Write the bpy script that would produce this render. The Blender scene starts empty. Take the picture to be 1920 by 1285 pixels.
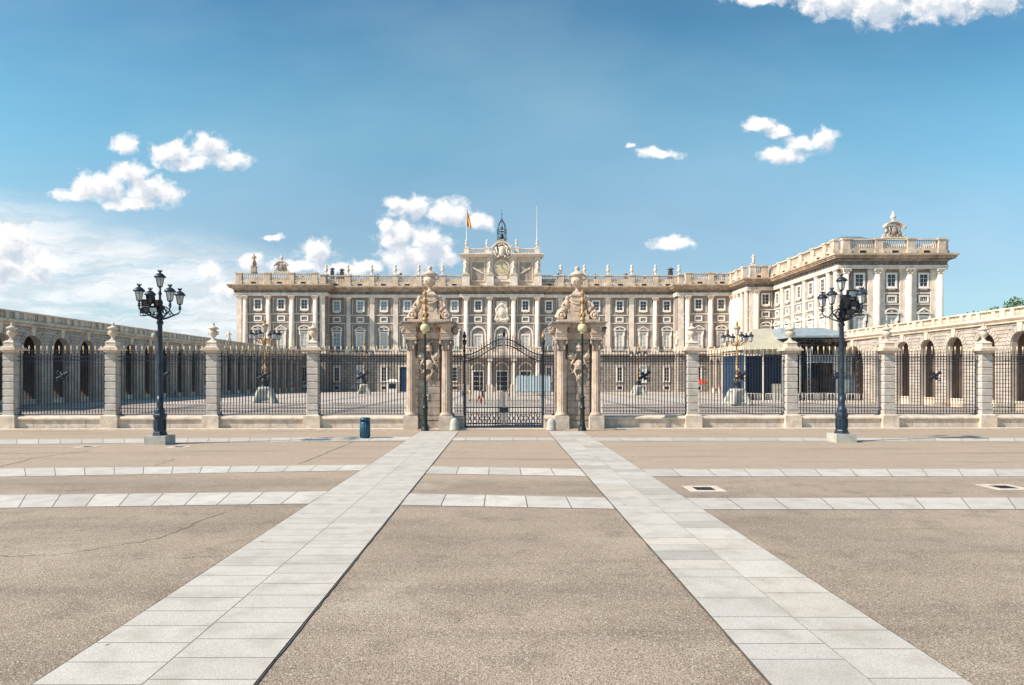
import bpy, bmesh, math, random
from math import sin, cos, pi, radians, sqrt, atan2
from mathutils import Vector, Matrix
random.seed(7)
scene = bpy.context.scene
COL = scene.collection

# ------------------------------------------------------------------ camera
H, F, CX, HY = 3.0, 1250.0, 940.0, 710.0      # eye height (m), focal length, vanishing point of the 1920x1285 photograph
cam_d = bpy.data.cameras.new('camera'); cam = bpy.data.objects.new('camera', cam_d); COL.objects.link(cam)
cam.location = (0, 0, H); cam.rotation_euler = (radians(90), 0, 0)
cam_d.sensor_width = 36; cam_d.lens = 36 * F / 1920
cam_d.shift_x = (960 - CX) / 1920; cam_d.shift_y = (HY - 642.5) / 1920
cam_d.clip_start = 0.1; cam_d.clip_end = 6000
scene.camera = cam
scene.view_settings.view_transform = 'Standard'; scene.view_settings.look = 'None'
scene.view_settings.exposure = 0.66; scene.view_settings.gamma = 1
scene.render.engine = 'CYCLES'
scene.cycles.max_bounces = 6; scene.cycles.diffuse_bounces = 3; scene.cycles.transparent_max_bounces = 8
try: scene.cycles.use_denoising = True
except Exception: pass

# ------------------------------------------------------------------ sun + sky
SUN_EL = radians(41); SUN_AZ = atan2(-0.945, -0.327)            # towards the sun: left of and a little behind the viewer
sv = Vector((sin(SUN_AZ) * cos(SUN_EL), cos(SUN_AZ) * cos(SUN_EL), sin(SUN_EL)))
sd = bpy.data.lights.new('sun', 'SUN'); sd.energy = 4.5; sd.angle = radians(0.5); sd.color = (1.0, 0.885, 0.765)
sun = bpy.data.objects.new('sun', sd); COL.objects.link(sun)
sun.rotation_euler = (-sv).to_track_quat('-Z', 'Y').to_euler(); sun.location = (-60, -20, 60)

world = bpy.data.worlds.new('World'); scene.world = world; world.use_nodes = True
wt = world.node_tree; wt.nodes.clear()
def N(t, typ, **kw):
    n = t.nodes.new(typ)
    for k, v in kw.items(): setattr(n, k, v)
    return n
def setin(t, n, key, v):
    if v is None: return
    if isinstance(v, bpy.types.NodeSocket): t.links.new(v, n.inputs[key])
    else: n.inputs[key].default_value = v
def MA(t, op, a, b=None, c=None, clamp=False):
    n = N(t, 'ShaderNodeMath', operation=op); n.use_clamp = clamp
    for i, v in enumerate((a, b, c)): setin(t, n, i, v)
    return n.outputs[0]
def VM(t, op, a, b=None, out=0):
    n = N(t, 'ShaderNodeVectorMath', operation=op); setin(t, n, 0, a)
    if b is not None: setin(t, n, 1, b)
    return n.outputs[out]
def NOISE(t, vec, scale, detail=6, rough=0.55, dist=0.0, out=0):
    n = N(t, 'ShaderNodeTexNoise'); setin(t, n, 'Vector', vec)
    n.inputs['Scale'].default_value = scale; n.inputs['Detail'].default_value = detail
    n.inputs['Roughness'].default_value = rough; n.inputs['Distortion'].default_value = dist
    return n.outputs[out]
def RANGE(t, v, a, b, c=0.0, d=1.0, smooth=True):
    n = N(t, 'ShaderNodeMapRange', interpolation_type='SMOOTHSTEP' if smooth else 'LINEAR')
    setin(t, n, 0, v)
    for i, x in zip((1, 2, 3, 4), (a, b, c, d)): setin(t, n, i, x)
    return n.outputs[0]
def MIX(t, f, a, b, blend='MIX'):
    n = N(t, 'ShaderNodeMix', data_type='RGBA', blend_type=blend)
    setin(t, n, 0, f); setin(t, n, 6, a if isinstance(a, bpy.types.NodeSocket) else (*a, 1)[:4]); setin(t, n, 7, b if isinstance(b, bpy.types.NodeSocket) else (*b, 1)[:4])
    return n.outputs[2]

# cumulus lobes: x, y, half width, half height (on the photograph, turned into directions)
LOBES = [(185,352,64,34),(240,328,50,30),(285,358,58,34),(140,366,46,16),(250,384,80,15),
 (322,288,48,26),(386,276,42,30),(430,302,46,20),(360,306,70,16),(234,271,30,20),
 (1232,287,48,14),(1180,277,14,6),
 (1470,288,56,20),(1500,268,40,16),(1542,258,34,22),(1424,232,36,15),(1462,245,34,12),
 (1415,0,66,15),(1560,4,80,34),(1650,14,84,44),(1760,8,110,38),(1865,0,70,34),
 (775,392,56,26),(838,402,56,28),(898,415,38,18),(738,378,26,14),
 (742,446,40,38),(800,458,50,40),(770,485,66,34),(725,425,22,20),(830,480,30,26),
 (595,476,44,28),(560,498,60,16),(468,494,28,24),(640,505,60,14),(690,498,40,12),
 (1262,456,42,14),(20,462,60,44),(70,500,48,32),(0,500,60,40),(392,512,24,26),(425,545,36,22),(510,443,30,8)]
g = bpy.data.node_groups.new('cloud_field', 'ShaderNodeTree')
g.interface.new_socket('Vector', in_out='INPUT', socket_type='NodeSocketVector')
g.interface.new_socket('Value', in_out='OUTPUT', socket_type='NodeSocketFloat')
gi = N(g, 'NodeGroupInput'); go = N(g, 'NodeGroupOutput')
acc = None
for (x, y, rx, ry) in LOBES:
    c = ((x - CX) / F, (HY - y) / F, 0)
    d = VM(g, 'MULTIPLY', VM(g, 'SUBTRACT', gi.outputs[0], c), (F / rx, F / ry, 0))
    l = VM(g, 'LENGTH', d, out=1)
    v = MA(g, 'SUBTRACT', 1.0, l)
    acc = v if acc is None else MA(g, 'SMOOTH_MAX', acc, v, 0.12)
g.links.new(acc, go.inputs[0])

sky = N(wt, 'ShaderNodeTexSky', sky_type='NISHITA', sun_disc=False)
sky.sun_elevation = SUN_EL; sky.sun_rotation = SUN_AZ
sky.altitude = 600; sky.air_density = 1.0; sky.dust_density = 1.6; sky.ozone_density = 2.2
tc = N(wt, 'ShaderNodeTexCoord').outputs['Generated']
sep = N(wt, 'ShaderNodeSeparateXYZ'); wt.links.new(tc, sep.inputs[0])
ys = MA(wt, 'MAXIMUM', MA(wt, 'ABSOLUTE', sep.outputs[1]), 0.05)
u = MA(wt, 'DIVIDE', sep.outputs[0], ys); v = MA(wt, 'DIVIDE', sep.outputs[2], ys)
cmb = N(wt, 'ShaderNodeCombineXYZ'); wt.links.new(u, cmb.inputs[0]); wt.links.new(v, cmb.inputs[1]); uv = cmb.outputs[0]
front = RANGE(wt, sep.outputs[1], 0.02, 0.15)
wn = NOISE(wt, uv, 26, 5, 0.6, out=1)
warp = VM(wt, 'MULTIPLY', VM(wt, 'SUBTRACT', wn, (0.5, 0.5, 0.5)), (0.034, 0.026, 0))
uvw = VM(wt, 'ADD', uv, warp)
def field(vec):
    n = N(wt, 'ShaderNodeGroup'); n.node_tree = g; wt.links.new(vec, n.inputs[0]); return n.outputs[0]
fb = NOISE(wt, uvw, 42, 9, 0.62)
dens = MA(wt, 'ADD', field(uvw), MA(wt, 'MULTIPLY', MA(wt, 'SUBTRACT', fb, 0.5), 1.9))
mask = RANGE(wt, dens, -0.10, 0.62)
off = VM(wt, 'ADD', uvw, (-0.007, 0.013, 0))
dens2 = MA(wt, 'ADD', field(off), MA(wt, 'MULTIPLY', MA(wt, 'SUBTRACT', NOISE(wt, off, 42, 7, 0.6), 0.5), 1.9))
lit = RANGE(wt, dens2, 0.0, 0.95, 1.0, 0.0)
ccol = MIX(wt, lit, (5.3, 5.9, 6.7), (9.9, 9.5, 9.1))
# thin streaked cloud low in the west
st = VM(wt, 'MULTIPLY', uvw, (1.0, 5.5, 1.0))
sn = NOISE(wt, VM(wt, 'ADD', st, (3.1, 0.4, 0)), 4.2, 9, 0.6, 0.4)
reg = MA(wt, 'MULTIPLY', RANGE(wt, u, -0.04, -0.46), RANGE(wt, MA(wt, 'ADD', v, MA(wt, 'MULTIPLY', u, 0.22)), 0.135, 0.055))
cir = MA(wt, 'MULTIPLY', reg, RANGE(wt, sn, 0.27, 0.52))
hi = MA(wt, 'MULTIPLY', RANGE(wt, NOISE(wt, VM(wt, 'MULTIPLY', uv, (1, 2.2, 1)), 1.6, 5, 0.5), 0.30, 0.75), 0.16)
tint = MIX(wt, 1.0, sky.outputs[0], MIX(wt, RANGE(wt, v, 0.42, 0.60), MIX(wt, RANGE(wt, v, 0.15, 0.40), (0.78, 1.04, 1.05), (0.94, 1.56, 1.40)), (0.58, 1.20, 1.24)), 'MULTIPLY')
veil = MIX(wt, MA(wt, 'ADD', hi, RANGE(wt, v, 0.5, 0.0, 0.0, 0.22)), tint, (7.0, 8.4, 9.0))
s2 = MIX(wt, MA(wt, 'MULTIPLY', cir, 0.85), veil, MIX(wt, RANGE(wt, NOISE(wt, VM(wt, 'ADD', st, (7.3, 2.2, 0)), 7, 6, 0.6), 0.4, 0.6), (6.0, 6.7, 7.2), (8.5, 8.6, 8.7)))
s3 = MIX(wt, MA(wt, 'MULTIPLY', mask, front), s2, ccol)
bg = N(wt, 'ShaderNodeBackground'); wt.links.new(s3, bg.inputs[0]); bg.inputs[1].default_value = 0.076
wo = N(wt, 'ShaderNodeOutputWorld'); wt.links.new(bg.outputs[0], wo.inputs[0])

# ------------------------------------------------------------------ materials
def base_mat(name, rough=0.8, metal=0.0, spec=0.4):
    m = bpy.data.materials.new(name); m.use_nodes = True; t = m.node_tree
    b = t.nodes['Principled BSDF']; b.inputs['Roughness'].default_value = rough; b.inputs['Metallic'].default_value = metal
    b.inputs['Specular IOR Level'].default_value = spec
    return m, t, b
def pos(t, sc=(1, 1, 1)):
    return VM(t, 'MULTIPLY', N(t, 'ShaderNodeNewGeometry').outputs['Position'], sc)
def bump(t, b, h, strength, dist):
    n = N(t, 'ShaderNodeBump'); n.inputs['Strength'].default_value = strength; n.inputs['Distance'].default_value = dist
    t.links.new(h, n.inputs['Height']); t.links.new(n.outputs[0], b.inputs['Normal'])
def stone(name, col, var=0.25, scale=1.2, streak=0.0, bumpy=0.3, rough=0.85, soot=(0.10, 0.095, 0.09), courses=None, warm=0.0):
    m, t, b = base_mat(name, rough, 0, 0.25)
    p = pos(t)
    n1 = NOISE(t, p, scale, 8, 0.6); n2 = NOISE(t, p, scale * 9, 5, 0.6)
    k = MA(t, 'ADD', MA(t, 'MULTIPLY', n1, 0.7), MA(t, 'MULTIPLY', n2, 0.3))
    lo = tuple(c * (1 - var * 1.3) for c in col); hi = tuple(min(1, c * (1 + var * 0.9)) for c in col)
    c = MIX(t, RANGE(t, k, 0.32, 0.68), lo, hi)
    if warm: c = MIX(t, MA(t, 'MULTIPLY', RANGE(t, NOISE(t, VM(t, 'ADD', p, (9, 4, 2)), scale * 0.7, 6), 0.45, 0.72), warm), c, tuple(x * y for x, y in zip(col, (1.02, 0.80, 0.55))))
    if streak:
        s = NOISE(t, pos(t, (2.2, 2.2, 0.28)), 1.0, 8, 0.65)
        c = MIX(t, MA(t, 'MULTIPLY', RANGE(t, s, 0.5, 0.72), streak), c, soot)
    if courses:
        ch, cw = courses
        br = N(t, 'ShaderNodeTexBrick'); br.inputs['Scale'].default_value = 1
        q = N(t, 'ShaderNodeSeparateXYZ'); t.links.new(p, q.inputs[0])
        cc = N(t, 'ShaderNodeCombineXYZ'); t.links.new(MA(t, 'ADD', q.outputs[0], q.outputs[1]), cc.inputs[0]); t.links.new(q.outputs[2], cc.inputs[1])
        t.links.new(cc.outputs[0], br.inputs['Vector'])
        br.inputs['Brick Width'].default_value = cw; br.inputs['Row Height'].default_value = ch
        br.inputs['Mortar Size'].default_value = 0.045; br.inputs['Mortar Smooth'].default_value = 0.1
        br.inputs['Color1'].default_value = (1, 1, 1, 1); br.inputs['Color2'].default_value = (0.82, 0.82, 0.82, 1); br.inputs['Mortar'].default_value = (0.38, 0.38, 0.4, 1)
        c = MIX(t, 1.0, c, br.outputs[0], 'MULTIPLY')
    t.links.new(c, b.inputs['Base Color'])
    bump(t, b, n2, bumpy, 0.03)
    return m
def plain(name, col, rough=0.6, metal=0.0, var=0.15, scale=6, spec=0.4):
    m, t, b = base_mat(name, rough, metal, spec)
    k = NOISE(t, pos(t), scale, 6, 0.6)
    t.links.new(MIX(t, RANGE(t, k, 0.3, 0.7), tuple(c * (1 - var) for c in col), tuple(min(1, c * (1 + var)) for c in col)), b.inputs['Base Color'])
    t.links.new(RANGE(t, k, 0.2, 0.8, max(0, rough - 0.1), min(1, rough + 0.1)), b.inputs['Roughness'])
    return m
M = {}
M['cream'] = stone('cream_limestone', (0.80, 0.69, 0.585), 0.17, 0.9, 0.32, warm=0.3)
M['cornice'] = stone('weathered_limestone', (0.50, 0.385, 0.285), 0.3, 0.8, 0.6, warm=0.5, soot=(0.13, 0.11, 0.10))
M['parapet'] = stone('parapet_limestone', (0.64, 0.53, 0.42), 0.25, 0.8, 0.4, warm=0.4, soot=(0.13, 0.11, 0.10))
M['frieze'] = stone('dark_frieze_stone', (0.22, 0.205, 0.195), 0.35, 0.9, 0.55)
M['grey'] = stone('grey_granite', (0.285, 0.25, 0.222), 0.2, 0.8, 0.15)
M['rustic'] = stone('rusticated_granite', (0.42, 0.365, 0.315), 0.2, 0.7, 0.15, courses=(0.62, 1.7))
M['gallery'] = stone('gallery_granite', (0.46, 0.40, 0.345), 0.2, 0.9, 0.25, warm=0.2)
M['gallery_trim'] = stone('gallery_limestone', (0.72, 0.61, 0.49), 0.2, 0.7, 0.3, warm=0.3)
M['dim'] = stone('shade_painted_gallery_interior', (0.10, 0.10, 0.11), 0.2, 0.6, 0.2)  # near-black base colour carries the shade inside the gallery
M['inner_shade'] = stone('shade_painted_cross_wall_stone', (0.12, 0.11, 0.105), 0.2, 0.6, 0.2)  # stone darkened so the cross walls hold their shade in the colour
M['inner'] = stone('inner_brick_plaster', (0.38, 0.27, 0.21), 0.2, 0.6, 0.2)
M['granite'] = stone('fence_granite', (0.50, 0.46, 0.42), 0.16, 3.0, 0.12, warm=0.25)
M['granite_warm'] = stone('warm_fence_granite', (0.62, 0.53, 0.44), 0.2, 2.5, 0.2, warm=0.3)
M['pier'] = stone('gate_pier_limestone', (0.62, 0.49, 0.39), 0.22, 2.2, 0.35, warm=0.35, bumpy=1.0)
M['pier_dark'] = stone('sooty_pier_stone', (0.40, 0.33, 0.28), 0.3, 2.2, 0.6, warm=0.25, bumpy=1.0, soot=(0.08, 0.075, 0.07))
M['white'] = stone('white_statue_stone', (0.74, 0.65, 0.55), 0.18, 2.5, 0.22, warm=0.2, bumpy=1.0)
M['conc'] = stone('concrete', (0.44, 0.43, 0.38), 0.15, 3, 0.1)
M['iron'] = plain('blue_black_iron', (0.020, 0.027, 0.045), 0.45, 0.3, 0.3)
M['lamp_iron'] = plain('lamp_post_iron', (0.028, 0.045, 0.068), 0.42, 0.3, 0.3)
M['green_iron'] = plain('dark_green_iron', (0.022, 0.034, 0.032), 0.4, 0.3, 0.3)
M['black'] = plain('black_plastic', (0.012, 0.012, 0.018), 0.5, 0, 0.2)
M['gold'] = plain('worn_gilding', (0.42, 0.265, 0.125), 0.5, 0.3, 0.25, 14)
M['palegold'] = plain('pale_gilt_spikes', (0.72, 0.56, 0.36), 0.5, 0.1, 0.2, 14)
M['globe'] = plain('yellowed_globe_glass', (0.60, 0.53, 0.33), 0.2, 0, 0.1)
M['lantern'] = plain('frosted_lantern_glass', (0.52, 0.53, 0.52), 0.18, 0, 0.15)
M['glass'] = plain('window_glass', (0.018, 0.026, 0.040), 0.06, 0, 0.3, spec=0.8)
M['glass_sky'] = plain('sky_reflection_window_glass', (0.20, 0.27, 0.32), 0.15, 0, 0.2, spec=0.6)  # reflected sky painted into the pane colour
M['shutter'] = plain('pale_shutters', (0.56, 0.54, 0.50), 0.7, 0, 0.12)
M['wframe'] = plain('white_window_surround', (0.84, 0.77, 0.69), 0.7, 0, 0.1)
M['bin'] = plain('blue_painted_metal', (0.020, 0.085, 0.15), 0.35, 0.1, 0.15)
M['clock'] = plain('clock_face_enamel', (0.62, 0.52, 0.32), 0.5, 0, 0.1)
M['lead'] = plain('grey_lead_roof', (0.16, 0.18, 0.20), 0.6, 0.2, 0.2, 2)
M['tent'] = plain('beige_tent_canvas', (0.43, 0.39, 0.30), 0.85, 0, 0.08, 1)
M['tarp'] = plain('grey_blue_tarpaulin', (0.27, 0.315, 0.34), 0.6, 0, 0.2, 1.5)
M['navy'] = plain('navy_cloth', (0.018, 0.045, 0.095), 0.85, 0, 0.2, 1)
M['truss'] = plain('dull_aluminium', (0.30, 0.32, 0.34), 0.4, 0.6, 0.1)
M['screen'] = plain('pale_blue_screen', (0.50, 0.60, 0.64), 0.6, 0, 0.08, 1)
M['scrim'] = plain('grey_green_scrim', (0.30, 0.33, 0.31), 0.8, 0, 0.15, 1)
M['red'] = plain('red_cloth', (0.55, 0.07, 0.04), 0.8, 0, 0.15)
M['yellow'] = plain('yellow_cloth', (0.75, 0.50, 0.05), 0.8, 0, 0.1)
M['bark'] = plain('bark', (0.10, 0.07, 0.05), 0.9, 0, 0.3)
M['skin'] = plain('skin', (0.45, 0.28, 0.20), 0.6, 0, 0.05)
for k_, c_ in dict(c_white=(0.7, 0.7, 0.7), c_blue=(0.10, 0.18, 0.35), c_sky=(0.35, 0.48, 0.62), c_tan=(0.45, 0.37, 0.20), c_red=(0.5, 0.08, 0.07), c_dark=(0.04, 0.04, 0.06), c_hair=(0.05, 0.035, 0.025), c_pink=(0.6, 0.35, 0.35)).items():
    M[k_] = plain('cloth_' + k_[2:], c_, 0.85, 0, 0.08)

def leaf_mat():
    m, t, b = base_mat('leaves', 0.6, 0, 0.3)
    k = NOISE(t, pos(t), 1.3, 4)
    t.links.new(MIX(t, RANGE(t, k, 0.35, 0.65), (0.035, 0.085, 0.018), (0.12, 0.20, 0.04)), b.inputs['Base Color'])
    return m
M['leaf'] = leaf_mat()
def asphalt_mat():
    m, t, b = base_mat('pale_asphalt', 0.9, 0, 0.2)
    p = pos(t)
    fine = NOISE(t, p, 58, 3, 0.75); mid = NOISE(t, p, 1.1, 7, 0.62); big = NOISE(t, pos(t, (0.55, 1, 1)), 0.23, 6, 0.6)
    vo = N(t, 'ShaderNodeTexVoronoi'); vo.inputs['Scale'].default_value = 62; t.links.new(p, vo.inputs['Vector'])
    c = MIX(t, RANGE(t, big, 0.33, 0.68), (0.285, 0.225, 0.178), (0.395, 0.316, 0.25))
    c = MIX(t, MA(t, 'MULTIPLY', RANGE(t, mid, 0.48, 0.74), 0.7), c, (0.205, 0.158, 0.125))
    c = MIX(t, MA(t, 'MULTIPLY', RANGE(t, NOISE(t, VM(t, 'ADD', p, (31, 7, 0)), 0.4, 6, 0.6), 0.56, 0.74), 0.6), c, (0.46, 0.40, 0.32))
    q = N(t, 'ShaderNodeSeparateXYZ'); t.links.new(p, q.inputs[0])          # paler towards the fence: grazing-angle brightening put into the colour
    c = MIX(t, MA(t, 'MULTIPLY', RANGE(t, MA(t, 'ADD', q.outputs[1], MA(t, 'MULTIPLY', mid, 3)), 20.5, 22.5), 0.75), c, (0.44, 0.345, 0.262))
    c = MIX(t, MA(t, 'MULTIPLY', RANGE(t, NOISE(t, pos(t, (0.12, 1.1, 1)), 0.9, 6, 0.6), 0.50, 0.70), 0.6), c, (0.22, 0.175, 0.14))
    c = MIX(t, 1.0, c, MIX(t, RANGE(t, fine, 0.30, 0.70), (0.34, 0.32, 0.30), (1.58, 1.56, 1.54)), 'MULTIPLY')
    sp = N(t, 'ShaderNodeSeparateColor'); t.links.new(vo.outputs['Color'], sp.inputs[0])
    c = MIX(t, MA(t, 'MULTIPLY', MA(t, 'GREATER_THAN', sp.outputs[0], 0.86), 0.55), c, (0.075, 0.06, 0.05))
    c = MIX(t, MA(t, 'MULTIPLY', MA(t, 'LESS_THAN', sp.outputs[1], 0.10), 0.5), c, (0.62, 0.56, 0.48))
    t.links.new(c, b.inputs['Base Color'])
    bump(t, b, MA(t, 'ADD', fine, MA(t, 'MULTIPLY', vo.outputs['Distance'], 0.7)), 0.55, 0.012)
    return m
M['asphalt'] = asphalt_mat()
def slab_mat(name, tint=(1, 1, 1)):
    m, t, b = base_mat(name, 0.75, 0, 0.35)
    p = pos(t)
    at = N(t, 'ShaderNodeAttribute', attribute_name='tone')
    fine = NOISE(t, p, 60, 3, 0.7); mid = NOISE(t, p, 1.6, 7, 0.6)
    c = MIX(t, 1.0, at.outputs['Color'], MIX(t, RANGE(t, fine, 0.3, 0.7), (0.74, 0.74, 0.74), (1.2, 1.2, 1.2)), 'MULTIPLY')
    c = MIX(t, MA(t, 'MULTIPLY', RANGE(t, mid, 0.42, 0.72), 0.6), c, (0.34, 0.30, 0.25))
    vo = N(t, 'ShaderNodeTexVoronoi'); vo.inputs['Scale'].default_value = 1.7; t.links.new(p, vo.inputs['Vector'])
    sp = N(t, 'ShaderNodeSeparateColor'); t.links.new(vo.outputs['Color'], sp.inputs[0])
    spot = MA(t, 'MULTIPLY', MA(t, 'LESS_THAN', vo.outputs['Distance'], MA(t, 'MULTIPLY', sp.outputs[1], 0.07)), MA(t, 'GREATER_THAN', sp.outputs[0], 0.3))
    c = MIX(t, MA(t, 'MULTIPLY', spot, 0.75), c, (0.10, 0.09, 0.085))
    t.links.new(c, b.inputs['Base Color']); bump(t, b, fine, 0.25, 0.006)
    return m
M['slab'] = slab_mat('pale_granite_slabs')
M['fine_joint'] = plain('pale_joint', (0.26, 0.235, 0.20), 0.95, 0, 0.35, 3)
M['joint'] = plain('dark_joint', (0.10, 0.085, 0.07), 0.95, 0, 0.25, 8)
def court_mat():
    m, t, b = base_mat('courtyard_paving', 0.85, 0, 0.25)
    p = pos(t)
    n1 = NOISE(t, p, 0.35, 6, 0.6); n2 = NOISE(t, p, 5, 5, 0.6)
    c = MIX(t, RANGE(t, n1, 0.35, 0.65), (0.46, 0.385, 0.33), (0.62, 0.54, 0.47))
    c = MIX(t, MA(t, 'MULTIPLY', RANGE(t, n2, 0.48, 0.7), 0.5), c, (0.34, 0.30, 0.28))
    w = N(t, 'ShaderNodeTexBrick'); w.inputs['Scale'].default_value = 1; w.inputs['Brick Width'].default_value = 7; w.inputs['Row Height'].default_value = 7
    w.offset = 0; w.inputs['Mortar Size'].default_value = 0.5; w.inputs['Mortar Smooth'].default_value = 0.05
    w.inputs['Color1'].default_value = (1, 1, 1, 1); w.inputs['Color2'].default_value = (1, 1, 1, 1); w.inputs['Mortar'].default_value = (0.62, 0.65, 0.68, 1)
    t.links.new(p, w.inputs['Vector'])
    t.links.new(MIX(t, 1.0, c, w.outputs[0], 'MULTIPLY'), b.inputs['Base Color'])
    return m
M['court'] = court_mat()

# ------------------------------------------------------------------ mesh helpers
class MB:
    """Collects shapes for ONE mesh."""
    def __init__(s): s.v = []; s.f = []; s.mi = []; s.sm = []; s.cur = 0; s.T = None
    def add(s, vs, fs, smooth=False):
        o = len(s.v)
        if s.T is not None: vs = [s.T @ Vector(p) for p in vs]
        s.v += [tuple(p) for p in vs]
        for f in fs: s.f.append([i + o for i in f]); s.mi.append(s.cur); s.sm.append(smooth)
        return s
    def box(s, x0, x1, y0, y1, z0, z1):
        return s.add([(x0,y0,z0),(x1,y0,z0),(x1,y1,z0),(x0,y1,z0),(x0,y0,z1),(x1,y0,z1),(x1,y1,z1),(x0,y1,z1)],
                     [(3,2,1,0),(4,5,6,7),(0,1,5,4),(1,2,6,5),(2,3,7,6),(3,0,4,7)])
    def cbox(s, x, y, z, w, d, h): return s.box(x-w/2, x+w/2, y-d/2, y+d/2, z, z+h)
    def frus(s, x, y, z0, z1, w0, d0, w1, d1):
        return s.add([(x-w0/2,y-d0/2,z0),(x+w0/2,y-d0/2,z0),(x+w0/2,y+d0/2,z0),(x-w0/2,y+d0/2,z0),
                      (x-w1/2,y-d1/2,z1),(x+w1/2,y-d1/2,z1),(x+w1/2,y+d1/2,z1),(x-w1/2,y+d1/2,z1)],
                     [(3,2,1,0),(4,5,6,7),(0,1,5,4),(1,2,6,5),(2,3,7,6),(3,0,4,7)])
    def prism(s, poly, y0, y1):            # polygon in x,z pushed through y
        n = len(poly)
        vs = [(x, y0, z) for x, z in poly] + [(x, y1, z) for x, z in poly]
        return s.add(vs, [tuple(range(n)), tuple(range(2*n-1, n-1, -1))] + [(i, i+n, (i+1) % n + n, (i+1) % n) for i in range(n)])
    def xprism(s, poly, x0, x1):           # profile in y,z swept along x
        n = len(poly)
        vs = [(x0, y, z) for y, z in poly] + [(x1, y, z) for y, z in poly]
        return s.add(vs, [tuple(range(n-1, -1, -1)), tuple(range(n, 2*n))] + [(i, (i+1) % n, (i+1) % n + n, i+n) for i in range(n)])
    def lathe(s, x, y, z, prof, n=16, smooth=True, sx=1, sy=1, rot=0):   # prof: (r, dz)
        vs = []; fs = []
        for r, h in prof:
            for i in range(n):
                a = rot + 2*pi*i/n; vs.append((x + r*sx*cos(a), y + r*sy*sin(a), z + h))
        for k in range(len(prof)-1):
            for i in range(n):
                j = (i+1) % n; fs.append((k*n+i, k*n+j, (k+1)*n+j, (k+1)*n+i))
        fs.append(tuple(range(n-1, -1, -1))); fs.append(tuple((len(prof)-1)*n+i for i in range(n)))
        return s.add(vs, fs, smooth)
    def tube(s, pts, r, n=6, smooth=True):
        pts = [Vector(p) for p in pts]; vs = []; fs = []; m = len(pts)
        rs = r if isinstance(r, (list, tuple)) else [r]*m
        for k, p in enumerate(pts):
            t = (pts[min(k+1, m-1)] - pts[max(k-1, 0)]).normalized()
            a = t.cross(Vector((0, 0, 1)) if abs(t.z) < 0.9 else Vector((1, 0, 0))).normalized(); b = t.cross(a)
            for i in range(n):
                w = 2*pi*i/n; vs.append(p + (a*cos(w) + b*sin(w)) * rs[k])
        for k in range(m-1):
            for i in range(n):
                j = (i+1) % n; fs.append((k*n+i, k*n+j, (k+1)*n+j, (k+1)*n+i))
        fs.append(tuple(range(n-1, -1, -1))); fs.append(tuple((m-1)*n+i for i in range(n)))
        return s.add(vs, fs, smooth)
    def ball(s, c, r, n=10, m=7, rot=None):
        rx, ry, rz = r if isinstance(r, (tuple, list)) else (r, r, r)
        R = rot or Matrix.Identity(3); vs = []; fs = []; c = Vector(c)
        for k in range(m+1):
            ph = -pi/2 + pi*(0.02 + 0.96*k/m)
            for i in range(n):
                a = 2*pi*i/n; vs.append(c + R @ Vector((rx*cos(ph)*cos(a), ry*cos(ph)*sin(a), rz*sin(ph))))
        for k in range(m):
            for i in range(n):
                j = (i+1) % n; fs.append((k*n+i, k*n+j, (k+1)*n+j, (k+1)*n+i))
        fs.append(tuple(range(n-1, -1, -1))); fs.append(tuple(m*n+i for i in range(n)))
        return s.add(vs, fs, True)
    def ring(s, c, R, r, axis='y', n=18, m=6, a0=0, a1=2*pi):
        pts = []
        for i in range(n+1):
            a = a0 + (a1-a0)*i/n
            if axis == 'y': pts.append((c[0]+R*cos(a), c[1], c[2]+R*sin(a)))
            elif axis == 'z': pts.append((c[0]+R*cos(a), c[1]+R*sin(a), c[2]))
            else: pts.append((c[0], c[1]+R*cos(a), c[2]+R*sin(a)))
        return s.tube(pts, r, m)
    def arch(s, x0, x1, z0, z1, cx, hw, zs, y0, y1, n=12):     # wall with an arched opening from z0 up
        s.box(x0, cx-hw, y0, y1, z0, z1); s.box(cx+hw, x1, y0, y1, z0, z1)
        P = [(cx+hw*cos(pi*(1-i/n)), zs+hw*sin(pi*(1-i/n))) for i in range(n+1)]
        for i in range(n):
            (a, za), (b, zb) = P[i], P[i+1]
            s.prism([(a, za), (b, zb), (b, z1), (a, z1)], y0, y1)
        return s
    def mesh(s, name, mats):
        me = bpy.data.meshes.new(name)
        me.from_pydata(s.v, [], s.f); me.update()
        for m in (mats if isinstance(mats, (list, tuple)) else [mats]): me.materials.append(m)
        me.polygons.foreach_set('material_index', s.mi); me.polygons.foreach_set('use_smooth', s.sm)
        bm = bmesh.new(); bm.from_mesh(me); bmesh.ops.recalc_face_normals(bm, faces=bm.faces); bm.to_mesh(me); bm.free()
        return me
    def build(s, name, mats, parent=None, **kw):
        return link(name, s.mesh(name, mats), parent, **kw)
def link(name, me, parent=None, loc=(0, 0, 0), rz=0.0, label=None):
    o = bpy.data.objects.new(name, me); COL.objects.link(o); o.location = loc; o.rotation_euler = (0, 0, rz)
    if parent: o.parent = parent
    if label: o['label'] = label
    return o
def thing(name, label, cat, loc=(0, 0, 0), rz=0.0, group=None):
    o = bpy.data.objects.new(name, None); COL.objects.link(o); o.location = loc; o.rotation_euler = (0, 0, rz); o.empty_display_size = 0.3
    return tag(o, label, cat, group)
def tag(o, label, cat, group=None):
    o['label'] = label; o['category'] = cat
    if group: o['group'] = group
    return o
def struct(o, kind='structure'): o['kind'] = kind; return o
def dup(root, loc, label, rz=None, parent=None):
    def cp(o, par):
        c = o.copy(); COL.objects.link(c)
        if par: c.parent = par
        for ch in [q for q in ALLCH.get(o.name, [])]: cp(ch, c)
        return c
    build_index(root)
    r = cp(root, parent); r.location = loc
    if rz is not None: r.rotation_euler = (0, 0, rz)
    if label: r['label'] = label
    return r
ALLCH = {}
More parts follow.
